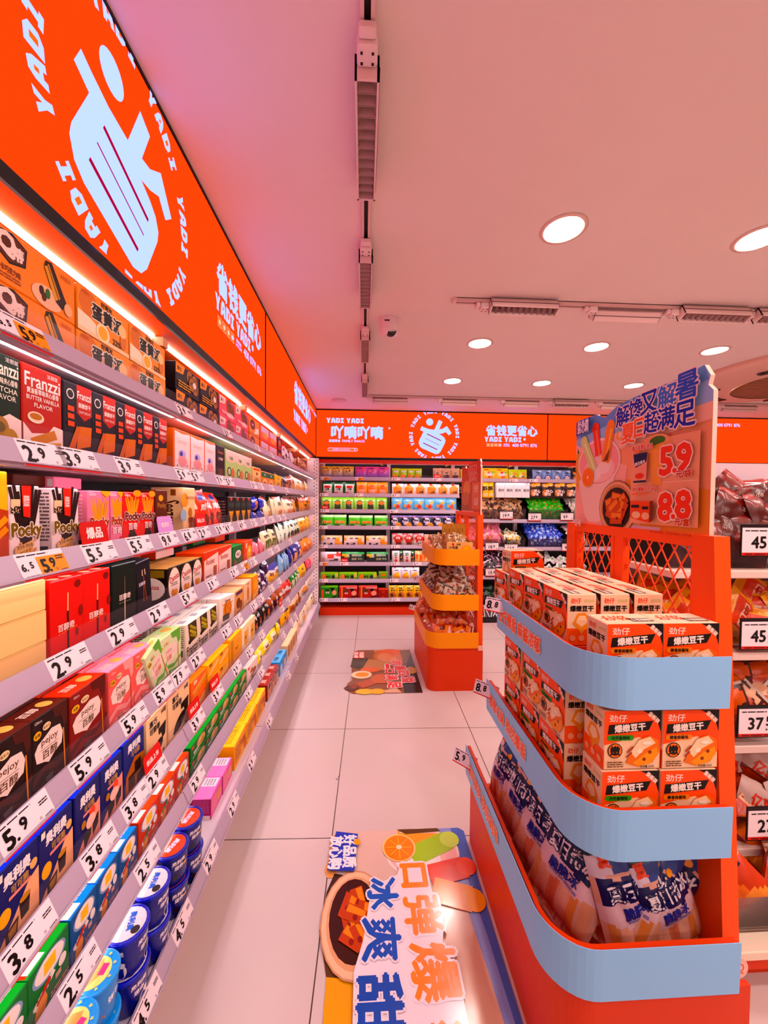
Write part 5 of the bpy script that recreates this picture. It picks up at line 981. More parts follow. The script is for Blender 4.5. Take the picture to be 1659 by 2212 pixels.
def heap(key, n, x0, x1, yf, yb, z0, zf, zb_, size, label, cat, group, face=True, tiltr=(15, 60), M0=None, nx=6, ny=7, spin=180, bulge=.03):
    """wrapped pieces lying in a bin: up behind the front panel, then back over the sloping top of the heap"""
    w, h, t = size; res = []
    L1 = (zf - z0) if face else 0.0; L2 = math.hypot(yb - yf, zb_ - zf); tot = L1 + L2
    cols = max(1, round((x1 - x0) / (w * .62))); rows = max(1, math.ceil(n / cols)); c = 0
    for r in range(rows):
        for q in range(cols):
            if c >= n: break
            f = (r + .5 + RND.uniform(-.25, .25)) / rows * tot
            x = x0 + (x1 - x0) * (q + .5 + RND.uniform(-.3, .3)) / cols
            ed = 1 - (2 * (x - x0) / (x1 - x0) - 1) ** 2
            if f < L1: p = Vector((x, yf + RND.uniform(0, .02), z0 + f)); tl = RND.uniform(0, 20)
            else:
                g = (f - L1) / L2; p = Vector((x, yf + (yb - yf) * g, zf + (zb_ - zf) * g + bulge * ed * math.sin(PI * g) - .02)); tl = RND.uniform(*tiltr)
            M = Matrix.Translation(p) @ Matrix.Rotation(rad(RND.uniform(-25, 25)), 4, 'Z') @ Matrix.Rotation(rad(-tl), 4, 'X') @ Matrix.Rotation(rad(RND.uniform(-spin, spin)), 4, 'Y') @ Matrix.Translation((0, 0, -h / 2))
            o = put(piece(key, w, h, t, c % 3, nx, ny), K[key]['n']); o.matrix_world = (M0 @ M) if M0 is not None else M
            tag(o, label, cat, group); res.append(o); c += 1
    return res
def bin_tub(x0, x1, yf, yb, z0, h, label, M0=None):
    b = MB(); t = .003; ov = .03
    b.add([(x0, yf, z0), (x1, yf, z0), (x1, yb, z0), (x0, yb, z0)], [(0, 1, 2, 3)], 'FFFFFF')
    b.add([(x0, yf, z0), (x1, yf, z0), (x1, yf - ov, z0 + h), (x0, yf - ov, z0 + h), (x0, yf + t, z0), (x1, yf + t, z0), (x1, yf - ov + t, z0 + h), (x0, yf - ov + t, z0 + h)], [(0, 1, 2, 3), (7, 6, 5, 4), (3, 2, 6, 7)], 'FFFFFF')
    o = b.obj('bulk_bin', BINCLEAR)
    for x in (x0 - .004, x1):
        b = MB(); q = [(yf, z0), (yb, z0), (yb, z0 + h + .10), ((yf + yb) / 2, z0 + h + .09), (yf - ov, z0 + h)]
        extr(b, q, x, x + .004, '15100F'); b.obj('side_wall', PAINT, o)
    if M0 is not None: o.matrix_world = M0
    return tag(o, label, 'bin', 'clear bulk bins')
def bulk_tag_mesh(price):
    k = ('bulk', price)
    if k not in _tags:
        w, h = .168, .098; a, d = price.split('.')
        b = MB(); fn = lambda u, v, q: (u - w / 2, -q, v)
        b.box(-w / 2 - .004, 0, -.004, w / 2 + .004, .004, h + .012, '241A1C')
        b.art(fn, w, h, [('r', 0, 0, 1, 1, 'F0DEE2'), ('r', 0, 0, 1, .1, 'D8382C'), ('s', .06, .85, .6, .93, 1, '2A1A1E'), ('t', a, .17 + .1 * len(a), .47, .42, '140C0E', .035), ('t', d, .27 + .19 * len(a), .55, .32, '140C0E', .035), ('r', .22 + .185 * len(a), .22, .25 + .185 * len(a), .28, '140C0E'), ('s', .06, .02, .9, .08, 1, '2A1A1E'), ('s', .80, .2, .95, .32, 1, '6A5A5E')], 3e-4)
        _tags[k] = b.mesh('price_tag', PAPER)
    return _tags[k]
def bulk_tag(M, price, label):
    o = put(bulk_tag_mesh(price), 'price_tag'); o.matrix_world = M; return tag(o, label, 'price tag', 'bulk bin price tags')
CANDY = 'sweet packet'
BINS = [  # key, x0, x1, level z, front height, heap height, pieces, size, text
 ('ctan', 1.27, 2.10, 1.212, .16, .46, 72, (.135, .12, .03), 'tan dried plum sachet heaped in the wide bin priced 19.8'),
 ('cgreen', 2.14, 2.66, 1.212, .16, .47, 90, (.095, .085, .035), 'shiny green sweet packet heaped in the bin priced 27.8'),
 ('cwhite', 2.70, 3.0, 1.212, .16, .36, 36, (.085, .075, .03), 'white and green sweet packet heaped beside the green heap'),
 ('cpink', 1.27, 1.86, .852, .13, .33, 56, (.13, .10, .035), 'dusty pink sweet packet heaped in the bin priced 18.8'),
 ('clemon', 1.80, 2.10, .852, .13, .2, 20, (.10, .09, .035), 'white and lemon sweet packet beside the pink heap'),
 ('cblue', 2.14, 2.66, .852, .14, .34, 64, (.10, .09, .035), 'shiny blue sweet packet heaped below the green heap'),
 ('corange', 2.70, 3.0, .852, .13, .3, 28, (.085, .075, .03), 'white and orange sweet packet heaped beside the blue heap'),
 ('cblack', 1.27, 1.96, .477, .14, .34, 58, (.115, .10, .035), 'black and white sweet packet heaped in the bin priced 15.8'),
 ('cpurple', 1.98, 2.10, .477, .14, .3, 9, (.10, .09, .03), 'purple sweet packet at the end of the black heap'),
 ('cwhite', 2.14, 3.0, .477, .14, .28, 30, (.10, .09, .03), 'white and green sweet packet in the wide bin under the blue heap'),
 ('cdark', 1.27, 2.05, .104, .13, .2, 36, (.10, .09, .03), 'dark green sweet packet in the bin priced 13.8'),
 ('cyellow', 3.05, 3.5, 1.212, .14, .3, 26, (.11, .10, .03), 'yellow sweet packet seen through the orange lattice'),
 ('cgreen', 3.5, 3.9, 1.212, .14, .28, 22, (.11, .10, .03), 'green sweet packet seen through the orange lattice'),
]
BINNAME = ['tan sachets', 'green sweets', 'white sweets', 'pink sweets', 'lemon sweets', 'blue sweets', 'orange and white sweets', 'black sweets', 'purple sweets', 'white sweets below the blue ones', 'dark green sweets', 'yellow sweets', 'loose green sweets']
for i, (key, x0, x1, z, fh, hh, n, size, lab) in enumerate(BINS):
    yf = BY + .036
    bin_tub(x0, x1, yf, BY + .36, z + .002, fh, 'clear plastic bulk bin holding %s, back wall' % BINNAME[i])
    heap(key, n, x0 + .05, x1 - .05, yf + .045, BY + .33, z + .05, z + fh + .02, z + hh, size, lab, CANDY, lab, bulge=.05)
heap('cstick', 34, 1.27, 2.1, 4.55, 4.75, .03, .06, .2, (.045, .2, .02), 'black and silver stick packet in the lowest front bin', CANDY, 'stick packets in the lowest bin', spin=35)
b = MB(); b.box(1.24, 4.47, 0, 2.12, 4.83, .03, 'D8C4C4'); b.box(1.24, 4.47, .03, 2.12, 4.476, .10, '2A2022'); tag(b.obj('bin_tray', PAINT), 'low dark floor tray of stick packets in front of the bin bay', 'bin')
for px, y, p in ((1094, 1109, '19.8'), (1155, 1112, '27.8'), (1063, 1178, '18.8'), (1104, 1181, '13.8'), (1063, 1235, '15.8'), (1062, 1303, '13.8'), (1225, 1110, '9.8'), (1228, 1178, '9.9')):
    yy = BY - .008; zz = EYE - (y - 1084 + .009 * (px - 786)) * yy / 830
    x = x_on_wall(px, yy, zz)
    bulk_tag(Matrix.Translation((x, yy, zz - .048)), p, 'framed white tag priced %s on the %s bin, back wall' % (p, {'19.8': 'tan sachet', '27.8': 'shiny green sweet', '18.8': 'pink sweet', '15.8': 'black sweet', '9.8': 'white sweet', '9.9': 'orange and white sweet'}.get(p, 'lemon sweet' if y < 1200 else 'dark green sweet')))

# ================================================================ orange promotional stands
ORG, ORG2, BAND_B, BAND_O = 'F46420', 'D84C12', '9CCBF2', 'FFA232'
def tray_path(xl, xr, yn, yf, r, n=10):
    p = [(xl, yf), (xl, yn + r)]
    for k in range(1, n): a = PI + PI / 2 * k / n; p.append((xl + r + r * math.cos(a), yn + r + r * math.sin(a)))
    return p + [(xl + r, yn), (xr, yn)]
def strip(b, path, z0, z1, t, col, out0=0.0, out1=0.0):
    n = len(path); nor = []
    for i in range(n):
        a = Vector(path[max(0, i - 1)]); c = Vector(path[min(n - 1, i + 1)]); d = (c - a).normalized(); nor.append(Vector((d.y, -d.x)))
    vs = []
    for (x, y), m in zip(path, nor):
        for off, z in ((out0, z0), (out1, z1), (out1 - t, z1), (out0 - t, z0)): vs.append((x + m.x * off, y + m.y * off, z))
    fs = []
    for i in range(n - 1):
        for k in range(4): fs.append((i * 4 + k, i * 4 + (k + 1) % 4, i * 4 + 4 + (k + 1) % 4, i * 4 + 4 + k))
    fs += [(0, 1, 2, 3), (4 * n - 1, 4 * n - 2, 4 * n - 3, 4 * n - 4)]
    b.add(vs, fs, col, False)
def on_path(path, z0, out=.003):
    ln = [0]
    for i in range(len(path) - 1): ln.append(ln[-1] + math.dist(path[i], path[i + 1]))
    def fn(u, v, h):
        u = min(max(u, 0), ln[-1] - 1e-5)
        for i in range(len(path) - 1):
            if ln[i] <= u <= ln[i + 1]:
                f = (u - ln[i]) / (ln[i + 1] - ln[i]); a, c = Vector(path[i]), Vector(path[i + 1]); d = (c - a).normalized(); p = a.lerp(c, f)
                return (p.x + d.y * (out + h), p.y - d.x * (out + h), z0 + v)
    return fn
def lattice(b, y0, y1, z0, z1, x, step=.062, ang=58, r=.0022, col=ORG):
    t = math.tan(rad(ang))
    for s in (1, -1):
        c = -3.0
        while c < 4:
            pts = []
            for y in (y0, y1):
                z = z0 + s * t * (y - y0) + c
                if z0 <= z <= z1: pts.append((y, z))
            for z in (z0, z1):
                y = y0 + (z - z0 - c) / (s * t)
                if y0 < y < y1: pts.append((y, z))
            if len(pts) >= 2: b.bar((x, pts[0][0], pts[0][1]), (x, pts[1][0], pts[1][1]), r, col, 4)
            c += step * t * .78
def stand(name, label, yn, dy, xs, band, txts, length=.74, dx=0.0, bandcol=None):
    """yn: near-end y of the three trays, top to bottom; xs: their aisle-side x"""
    root = empty(name); tag(root, label, 'display stand', 'orange promotional stands')
    XRT = .868 + dx; ZT = [(1.10, .975), (.75, .627), (.458, .336)]
    yb = yn[2] + .012; yf = dy + length
    b = MB(); base = tray_path(xs[3], XRT + .04, yb, yf, .07) + [(XRT + .04, yf)]
    b.prism(base, .0, .25, ORG2); strip(b, base[:-1], .2501, .338, .012, ORG2); b.obj('base', PAINT, root)
    # frame: near and far posts, middle post, rails
    b = MB()
    for y0, y1, yb0 in ((yn[0] + .055, yn[0] + .115, yn[2] + .02), (yf - .055, yf, yf - .055)):
        vs = [(XRT, yb0, 0), (XRT, y1 + .02, 0), (XRT, y1, 1.378), (XRT, y0, 1.378)]
        vs += [(x + .042, y, z) for x, y, z in vs]
        b.add(vs, [(0, 3, 2, 1), (4, 5, 6, 7), (0, 4, 7, 3), (1, 2, 6, 5), (3, 7, 6, 2), (0, 1, 5, 4)], ORG)
    yy0, yy1 = yn[0] + .11, yf - .055
    ym = (yy0 + yy1) / 2 + .03
    b.box(XRT + .008, ym - .018, .3, XRT + .03, ym + .018, 1.36, ORG)
    b.box(XRT + .004, yy0, 1.345, XRT + .038, yy1, 1.378, ORG); b.box(XRT + .004, yy0, .30, XRT + .038, yy1, .34, ORG)
    for y in (yy0, yy1 - .016, ym - .032, ym + .016): b.box(XRT + .006, y, .34, XRT + .03, y + .016, 1.345, ORG)
    b.obj('frame', PAINT, root)
    for a, c in ((yy0 + .016, ym - .032), (ym + .032, yy1 - .016)):
        b = MB(); lattice(b, a, c, .34, 1.345, XRT + .02); b.obj('lattice_panel', PAINT, root)
    paths = []
    for i, (z1, z0) in enumerate(ZT):
        r = .105
        p = tray_path(xs[i] + .006, XRT, yn[i] + .006, yf - (.14, .09, .05)[i], r); paths.append(p)
        t = None
        if i < 2:
            b = MB(); b.prism(p + [(XRT, yf - .1)], z0 + .035, z0 + .05, ORG2); strip(b, p, z0 + .02, z1 - .008, .012, ORG2, 0, 0); t = b.obj('tray', PAINT, root)
        else:
            b = MB(); strip(b, p, z0 - .01, z1 - .008, .012, ORG2, 0, 0); t = b.obj('tray', PAINT, root)
        b = MB(); strip(b, p, z0, z1, .0015, bandcol or (BAND_B if band == 'blue' else BAND_O), .006, .008)
        if txts: 
            fn = on_path(p, z0, .0085)
            b.art(fn, 1, 1, txts[i], 4e-4)
        b.obj('printed_band', PAPER, t)
    return root, paths, ZT
def bandtext(s, u, rot=0): return [('o', s, u, .062, .048, 'F2641A', 'F8DCD0', .03, .10, .34, rot)]
NY = [.855, .84, .81]
near, NP, ZT = stand('display_stand', 'near orange display stand with pale blue bands and a poster on top', NY, .80, [.52, .50, .43, .465], 'blue',
    [bandtext('豆干醇香 麻酱浓郁', .20), bandtext('爆嫩Q弹 孜然爆香', .21), bandtext('解开夏天 快乐对半', .22)], .80)
mid, MP, _ = stand('display_stand', 'farther orange display stand with amber bands beside the small floor mat', [2.90, 2.90, 2.895], 2.895, [.545, .53, .49, .50], 'amber',
    [[('r', .04, .025, .16, .075, 'F4E0D4'), ('r', .043, .028, .157, .072, 'D8541A'), ('t', '卤蛋鲜香', .1, .05, .03, 'F4E0D4', .03)], [('r', .05, .025, .19, .075, 'F4E0D4'), ('r', .053, .028, .187, .072, 'D8541A'), ('t', '豆制好味', .12, .05, .03, 'F4E0D4', .03)], []], .80, .02)
b = MB(); b.box(.889, 2.90, .315, .927, 2.906, .352, 'F2C4B8'); b.obj('clip_plate', PAPER, mid)
b = MB(); b.add([(.884 + .021 * math.cos(a * PI / 12), .826, .375 + .024 * math.sin(a * PI / 12)) for a in range(24)], [tuple(range(24))], 'F2C0B4')
b.art(lambda u, v, h: (u + .863, .826 - h, v + .35), .042, .05, [('e', .5, .5, .36, 0, 'F6D0C4'), ('t', 'Q', .5, .5, .5, 'E87A5C', .03)]); b.obj('round_sticker', PAPER, near)

def poster(name, M, W_, H_, outline, items, label, group):
    root = empty(name); root.matrix_world = M; tag(root, label, 'poster board', group)
    b = MB(); pts = [(x * W_ - W_ / 2, y * H_) for x, y in outline]; n = len(pts)
    vs = [(x, 0, z) for x, z in pts] + [(x, .012, z) for x, z in pts]
    b.add(vs, [tuple(range(n)), tuple(reversed(range(n, 2 * n)))] + [(k, n + k, n + (k + 1) % n, (k + 1) % n) for k in range(n)], 'F0C8B8')
    b.obj('board', PAPER, root)
    b = MB(); b.art(lambda u, v, h: (u - W_ / 2, -h, v), W_, H_, items, 2e-4); b.obj('printed_face', PAPER, root)
    return root
TOP = [(0, .0), (1, .0), (1, .86), (.975, .9), (.985, .95), (.955, 1.02), (.83, 1.0), (.815, .975), (.73, .985), (.55, .99), (.53, .975), (.41, .975), (.39, .935), (.3, .915), (.24, .925), (.215, .965), (.19, .968), (.02, .97), (0, .93)]
def popsicle(x0, y0, x1, y1, t, c, c2): return [('l', x0, y0, x1, y1, t, c), ('e', x1, y1, .036, .05, c), ('l', x0 + .008, y0, x1 + .008, y1 - .02, t * .25, c2)]
def tofu_bowl(cx, cy, r):
    o = [('e', cx, cy, r, r * 1.35, '8A4420'), ('e', cx, cy, r * .97, r * 1.31, 'E2AC88'), ('e', cx, cy, r * .86, r * 1.16, 'C88A60'), ('e', cx, cy - .005, r * .78, r * 1.05, '30140A')]
    rr = random.Random(5)
    for dx, dy, a in ((-.5, .25, 20), (.05, .5, -10), (.5, .3, 40), (-.35, -.35, -25), (.25, -.3, 15), (.6, -.1, 60), (-.1, .0, 35), (.1, -.6, 0)):
        x, y = cx + dx * r * .6, cy + dy * r * .85; s = r * .32; ca, sa = math.cos(rad(a)), math.sin(rad(a))
        q = [(x + (px * ca - py * sa) * s, y + (px * sa + py * ca) * s * 1.35) for px, py in ((-1, -.7), (1, -.6), (1.05, .7), (-.95, .75))]
        o += [('p', q, 'C8541C'), ('p', [(x + (px * ca - py * sa) * s, y + (px * sa + py * ca) * s * 1.35) for px, py in ((-.8, .0), (.85, .1), (.9, .6), (-.8, .6))], 'E88A44')]
        if rr.random() > .4: o.append(('e', x + s * .2, y, s * .2, s * .25, '9A2A0C'))
    return o
sea = [('p', [(0, 0), (1, 0), (1, .86), (.975, .9), (.985, .95), (.955, 1.02), (.83, 1.0), (.815, .975), (.73, .985), (.55, .99), (.53, .975), (.41, .975), (.39, .935), (.3, .915), (.24, .925), (.215, .965), (.19, .968), (.02, .97), (0, .93)], 'F0A27C')]
ART = sea + [('p', [(0, .6), (.3, .7), (1, .78), (1, .86), (.975, .9), (.985, .95), (.955, 1.02), (.83, 1.0), (.73, .985), (.55, .99), (.41, .975), (.39, .935), (.3, .915), (.215, .965), (.02, .97), (0, .93)], '9FB4DC'),
  ('p', [(0, .8), (.4, .86), (.7, .9), (.98, .93), (.955, 1.02), (.83, 1.0), (.55, .99), (.41, .975), (.3, .915), (.215, .965), (.02, .97), (0, .93)], '6E90CC'), ('p', [(.3, .62), (1, .7), (1, .8), (.3, .76)], 'F2B7A4'),
  ('p', [(.0, .0), (.45, .0), (.5, .5), (0, .75)], 'F4B4A8'), ('p', [(.5, .4), (1, .3), (1, .0), (.4, .0)], 'E8924C'), ('p', [(.48, .36), (.7, .3), (.6, .05), (.5, .0), (.44, .1)], 'F0B48C'),
  ('p', [(.03, .46), (.06, .62), (.02, .72), (.0, .5)], '3A5A1C'), ('p', [(.02, .3), (.12, .7), (.0, .66)], 'E8A01C'),
  ('p', [(.04, .42), (.42, .55), (.35, .12), (.25, .06), (.16, .06), (.12, .1)], 'F2CFC6'), ('e', .24, .56, .21, .2, 'F6D4CC'), ('e', .24, .56, .195, .18, 'F0A0A0'), ('e', .25, .5, .15, .11, 'F4C4C0'), ('e', .2, .47, .08, .07, 'F8E0DC'), ('e', .31, .52, .06, .06, 'F8DAD4'),
  *popsicle(.25, .62, .215, .85, .085, 'E84A2C', 'F07A5C'), *popsicle(.315, .55, .36, .83, .1, 'F08A24', 'F8B45C'), *popsicle(.21, .5, .1, .76, .09, 'D4D890', 'EAECC0'),
  ('e', .148, .444, .062, .085, 'F2A040'), ('e', .148, .444, .054, .075, 'F07C14'), ('e', .148, .444, .01, .014, 'F8D8A0'), ('p', [(.3, .56), (.36, .66), (.34, .56)], '7A3A1C')]
ART += tofu_bowl(.43, .185, .155)
ART += [('r', .555, .08, .965, .645, 'EFAA88'), ('r', .555, .355, .965, .36, 'F6C8B0'), ('e', .72, .6, .1, .08, 'F4A878'), ('e', .73, .635, .05, .03, '4A7A2C'), ('p', [(.68, .6), (.78, .62), (.76, .34), (.7, .34)], 'F2A45C'),
  ('o', '解', .482, .872, .15, '1A2C9C', 'F4D4D0', .025, .085, .125), ('o', '馋', .58, .893, .135, '1A2C9C', 'F4D4D0', .025, .085, .11), ('o', '又', .674, .905, .15, '1A2C9C', 'F4D4D0', .025, .085, .125), ('o', '解', .784, .905, .15, '4A72C8', 'F4D4D0', .025, .085, .125), ('o', '暑', .892, .93, .16, '3254B8', 'F4D4D0', .025, .085, .14),
  ('o', '夏', .53, .73, .14, 'F0661A', 'F8DCD0', .025, .085, .1), ('o', '日', .615, .748, .13, 'F0661A', 'F8DCD0', .025, .085, .08), ('o', '超', .697, .765, .14, '1A2C9C', 'F4D4D0', .025, .085, .1), ('o', '满', .785, .767, .14, '1A2C9C', 'F4D4D0', .025, .085, .1), ('o', '足', .89, .76, .15, '1A2C9C', 'F4D4D0', .025, .085, .11),
  ('e', .465, .73, .024, .034, 'F2A43C'), ('e', .472, .735, .016, .022, 'F4C4B4'),
  ('p', [(.04, .82), (.19, .845), (.19, .955), (.04, .945)], '1E3A9C'), ('t', '好品质', .115, .918, .055, 'F2E0E4', .05, .12), ('t', '放心购', .115, .865, .055, 'F2E0E4', .05, .12),
  ('o', '5', .797, .49, .17, 'E8481A', 'FADCD4', .06, .115, .085), ('o', '9', .895, .50, .165, 'E8481A', 'FADCD4', .06, .115, .085), ('o', '8', .8, .2, .17, 'E8481A', 'FADCD4', .06, .115, .085), ('o', '8', .9, .215, .165, 'E8481A', 'FADCD4', .06, .115, .085),
  *[q for y in (.425, .14) for q in (('e', .85, y, .02, .027, 'FADCD4'), ('e', .85, y, .012, .016, 'E8481A'))],
  ('o', '元/袋', .9, .4, .045, 'C8481A', 'FADCD4', .05, .1), ('o', '元/盒', .9, .11, .045, 'C8481A', 'FADCD4', .05, .1),
  ('o', '桑之邦夏日奇冰', .65, .605, .036, 'D8501A', 'F8D8C8', .03, .1, .14), ('o', '劲仔爆嫩豆干240g', .67, .315, .034, 'D8501A', 'F8D8C8', .03, .1, .16), ('r', .59, .575, .63, .59, 'F0784C'), ('r', .59, .28, .635, .292, 'F0784C'), ('r', .645, .28, .69, .292, 'F0784C'),
  ('p', [(.593, .56), (.69, .562), (.684, .37), (.597, .37)], 'F0A48C'), ('p', [(.593, .565), (.69, .568), (.684, .5), (.6, .5)], '141C4A'), ('p', [(.605, .5), (.68, .53), (.682, .5), (.61, .47)], '101438'), ('r', .597, .365, .684, .378, '141C4A'), ('e', .64, .41, .03, .02, 'E04A24'), ('t', '夏日奇冰', .643, .5, .024, 'F2E8EC', .04, .07, 10),
  ('p', [(.583, .12), (.66, .1), (.66, .235), (.583, .24)], 'E8582C'), ('p', [(.66, .1), (.715, .09), (.715, .235), (.66, .235)], 'E8582C'), ('p', [(.715, .09), (.74, .11), (.74, .24), (.715, .235)], '7A3418'), ('e', .625, .14, .03, .025, 'F0C8A0'), ('e', .69, .135, .026, .025, 'F0B890'), ('r', .59, .19, .645, .21, '241414'), ('r', .667, .18, .708, .2, '241414'),
  ('o', '04', .1, .05, .07, 'F8E4DC', 'B05A34', .03, .07), ('t', '*图片仅供参考，具体实物请以门店为准', .84, .035, .018, '7A3A1C', 0, .26)]
RYm = Matrix.Rotation(rad(-90), 4, 'Z')
PW, PH = .625, .45
pb = poster('poster_board', Matrix.Translation((.879, 1.2475, 1.36)) @ RYm, PW, PH, TOP, ART, 'large price poster with iced lollies on top of the near orange stand', 'poster boards on the stands')
b = MB(); b.box(-.145, -.004, -.012, .15, -.001, .028, 'DDB4C4'); b.obj('paper_strip', PAPER, pb)
ART2 = [('p', TOP, 'C8482C'), ('p', [(.0, .3), (.5, .5), (.4, .0), (0, 0)], 'A85024'), ('e', .3, .5, .2, .16, 'E08A4C'), ('e', .25, .3, .2, .14, 'C86A30'), ('r', .6, .1, .96, .6, 'E07A54'), ('o', '卤味零食', .6, .86, .14, 'D8381C', 'F6C8B8', .05, .12, .6), ('o', '好吃不贵', .64, .7, .13, 'D8381C', 'F6C8B8', .05, .12, .5), ('t', '9.9', .8, .48, .13, 'F4D0C0', .06), ('t', '6.8', .8, .24, .13, 'F4D0C0', .06), ('r', .05, .02, .7, .06, 'E8A8A0')]
poster('poster_board', Matrix.Translation((.898, 3.22, 1.362)) @ RYm, .58, .43, TOP, ART2, 'reddish price poster on top of the farther orange stand', 'poster boards on the stands')

# ---- boxes on the near stand
def tofu(pill, pc):
    return [('p', [(0, 1), (1, 1), (1, .3), (.9, .38), (.62, .55), (.35, .5), (0, .42)], 'F45E20'), ('p', [(.66, 1), (1, 1), (1, .62), (.93, .82), (.84, .92)], '1A1012'), ('t', '量贩装', .87, .88, .075, 'F4D8C8', .05, .3, -42),
            ('t', '劲仔', .24, .875, .12, 'F8DCD0', .02, .34, 0, 1.2), ('p', [(.06, .605), (.78, .665), (.86, .825), (.08, .765)], '16100E'), ('t', '爆嫩豆干', .45, .715, .125, 'FAE6DC', .05, .68, 4),
            ('e', .1, .545, .05, .045, pc), ('e', .47, .545, .05, .045, pc), ('r', .1, .5, .47, .59, pc), ('t', pill, .285, .545, .06, '16100E', .04, .38),
            ('e', .19, .33, .13, 0, '16100E'), ('e', .19, .33, .115, 0, 'F07A1C'), ('t', '嫩', .19, .33, .16, '16100E', .05),
            ('p', [(.38, .12), (.5, .36), (.62, .52), (.8, .58), (.95, .5), (.97, .3), (.85, .12), (.6, .05)], 'E8781C'), ('p', [(.46, .3), (.6, .5), (.8, .56), (.9, .45), (.7, .35), (.55, .2)], 'F6D2AC'), ('p', [(.5, .12), (.72, .28), (.92, .38), (.95, .25), (.8, .1), (.6, .06)], 'F29A3C'), ('e', .62, .32, .05, .04, 'F8E4CC'), ('e', .8, .3, .03, .03, '8A3A10'), ('e', .7, .18, .03, .03, '8A3A10'), ('l', .4, .3, .5, .4, .03, 'B0401A'), ('l', .38, .22, .48, .3, .025, 'B0401A'), ('e', .74, .46, .08, .03, 'FAE8D4'),
            ('s', .05, .05, .33, .16, 3, '6A3A20'), ('t', '净含量:240克', .75, .06, .04, '2A1410', .02, .34)]
def tofu_side(): return [('r', 0, 0, 1, .33, 'F4662A'), ('t', '劲仔', .3, .87, .1, 'E8501C', .03, .42), ('r', .58, .845, .92, .895, 'D8C490'), ('t', '爆嫩豆干', .5, .72, .11, '16100E', .05, .84), ('p', [(.2, .42), (.35, .62), (.6, .64), (.8, .5), (.75, .35), (.5, .25)], 'EE9A48'), ('p', [(.3, .45), (.42, .58), (.62, .58), (.7, .45), (.5, .36)], 'F8D4AC'), ('p', [(.4, .3), (.6, .3), (.5, .2)], 'F0A050'), ('e', .2, .14, .1, 0, 'F4A080'), ('e', .5, .14, .1, 0, 'F4A080'), ('e', .8, .14, .1, 0, 'F4A080')]
def tofu_top(): return [('t', '劲仔', .35, .55, .42, 'E8501C', .03, .5, 180), ('r', .55, .2, .95, .5, '1A1012'), ('t', '爆嫩豆干', .75, .35, .18, 'F4D8C8', .04, .36, 180)]
kd('tofug', 'snack_carton', 'orange bean snack carton', 'F3C9A6', tofu('孜然香辣味', '3E9A2C'), S=tofu_side(), T=tofu_top(), sc='F4CFB0', tc='F6CDB0')
kd('tofuo', 'snack_carton', 'orange bean snack carton', 'F3C9A6', tofu('醇香麻酱味', 'E8862C'), S=tofu_side(), T=tofu_top(), sc='F4CFB0', tc='F6CDB0')
BW, BH, BD = .140, .142, .084
def tofu_box(key, x, y, z, rz, label):
    o = put(carton_mesh(key, BW, BD, BH, K[key]), 'snack_carton'); o.matrix_world = Matrix.Translation((x, y, z)) @ Matrix.Rotation(rad(rz), 4, 'Z')
    return tag(o, label, 'box', 'orange bean snack cartons')
W90 = -90      # printed front turned to the aisle
sideof = 'printed face toward the aisle'
# top tray: riser with three rows turned to the aisle, two cartons facing out in front
b = MB(); b.box(.562, 1.03, ZT[0][1] + .052, .845, 1.46, ZT[0][1] + .088, 'D8400F', .004); tag(b.obj('carton_riser', PAINT), 'orange riser under the cartons on the top tray of the near stand', 'riser')
ZR = ZT[0][1] + .089
for r in range(3):
    for i in range(3 if r else 3):
        y = 1.03 + BW / 2 + i * (BW + .003)
        tofu_box('tofuo', .563 + r * (BD + .012), y, ZR, W90 + RND.uniform(-1, 1), 'orange carton on the top tray, %s row from the aisle, %s from its near end' % (ORD[r], ORD[i]))
tofu_box('tofuo', .563, 1.40 + .147, ZR - .03, W90, 'orange carton at the far end of the aisle row on the top tray')
tofu_box('tofuo', .655, 1.50, ZR + .06, 4, 'orange carton raised above the others at the far end of the top tray')
ZL = ZT[0][1] + .052
tofu_box('tofuo', .655, .886, ZL, 1, 'orange carton facing out on the top tray front, nearer the aisle')
tofu_box('tofuo', .796, .886, ZL, 0, 'orange carton facing out on the top tray front, nearer the post')
# middle tray: two layers
ZM = ZT[1][1] + .052
for j in range(2):
    lv = ['lower', 'upper'][j]
    for i in range(4):
        y = .975 + BW / 2 + i * (BW + .003)
        if y > 1.46: continue
        tofu_box('tofug' if (i + j) % 3 else 'tofuo', .532 + (.006 if j and i == 1 else 0), y, ZM + j * (BH + .002), W90 + RND.uniform(-2, 2), '%s orange carton in the aisle row of the middle tray, %s from its near end' % (lv, ORD[i]))
    tofu_box('tofug', .640 + .004 * j, .872 - .003 * (1 - j), ZM + j * (BH + .002), 0, '%s orange carton facing out on the middle tray, nearer the aisle' % lv)
    tofu_box('tofuo', .783 + .004 * j, .870 - .003 * (1 - j), ZM + j * (BH + .002), 0, '%s orange carton facing out on the middle tray, nearer the post' % lv)
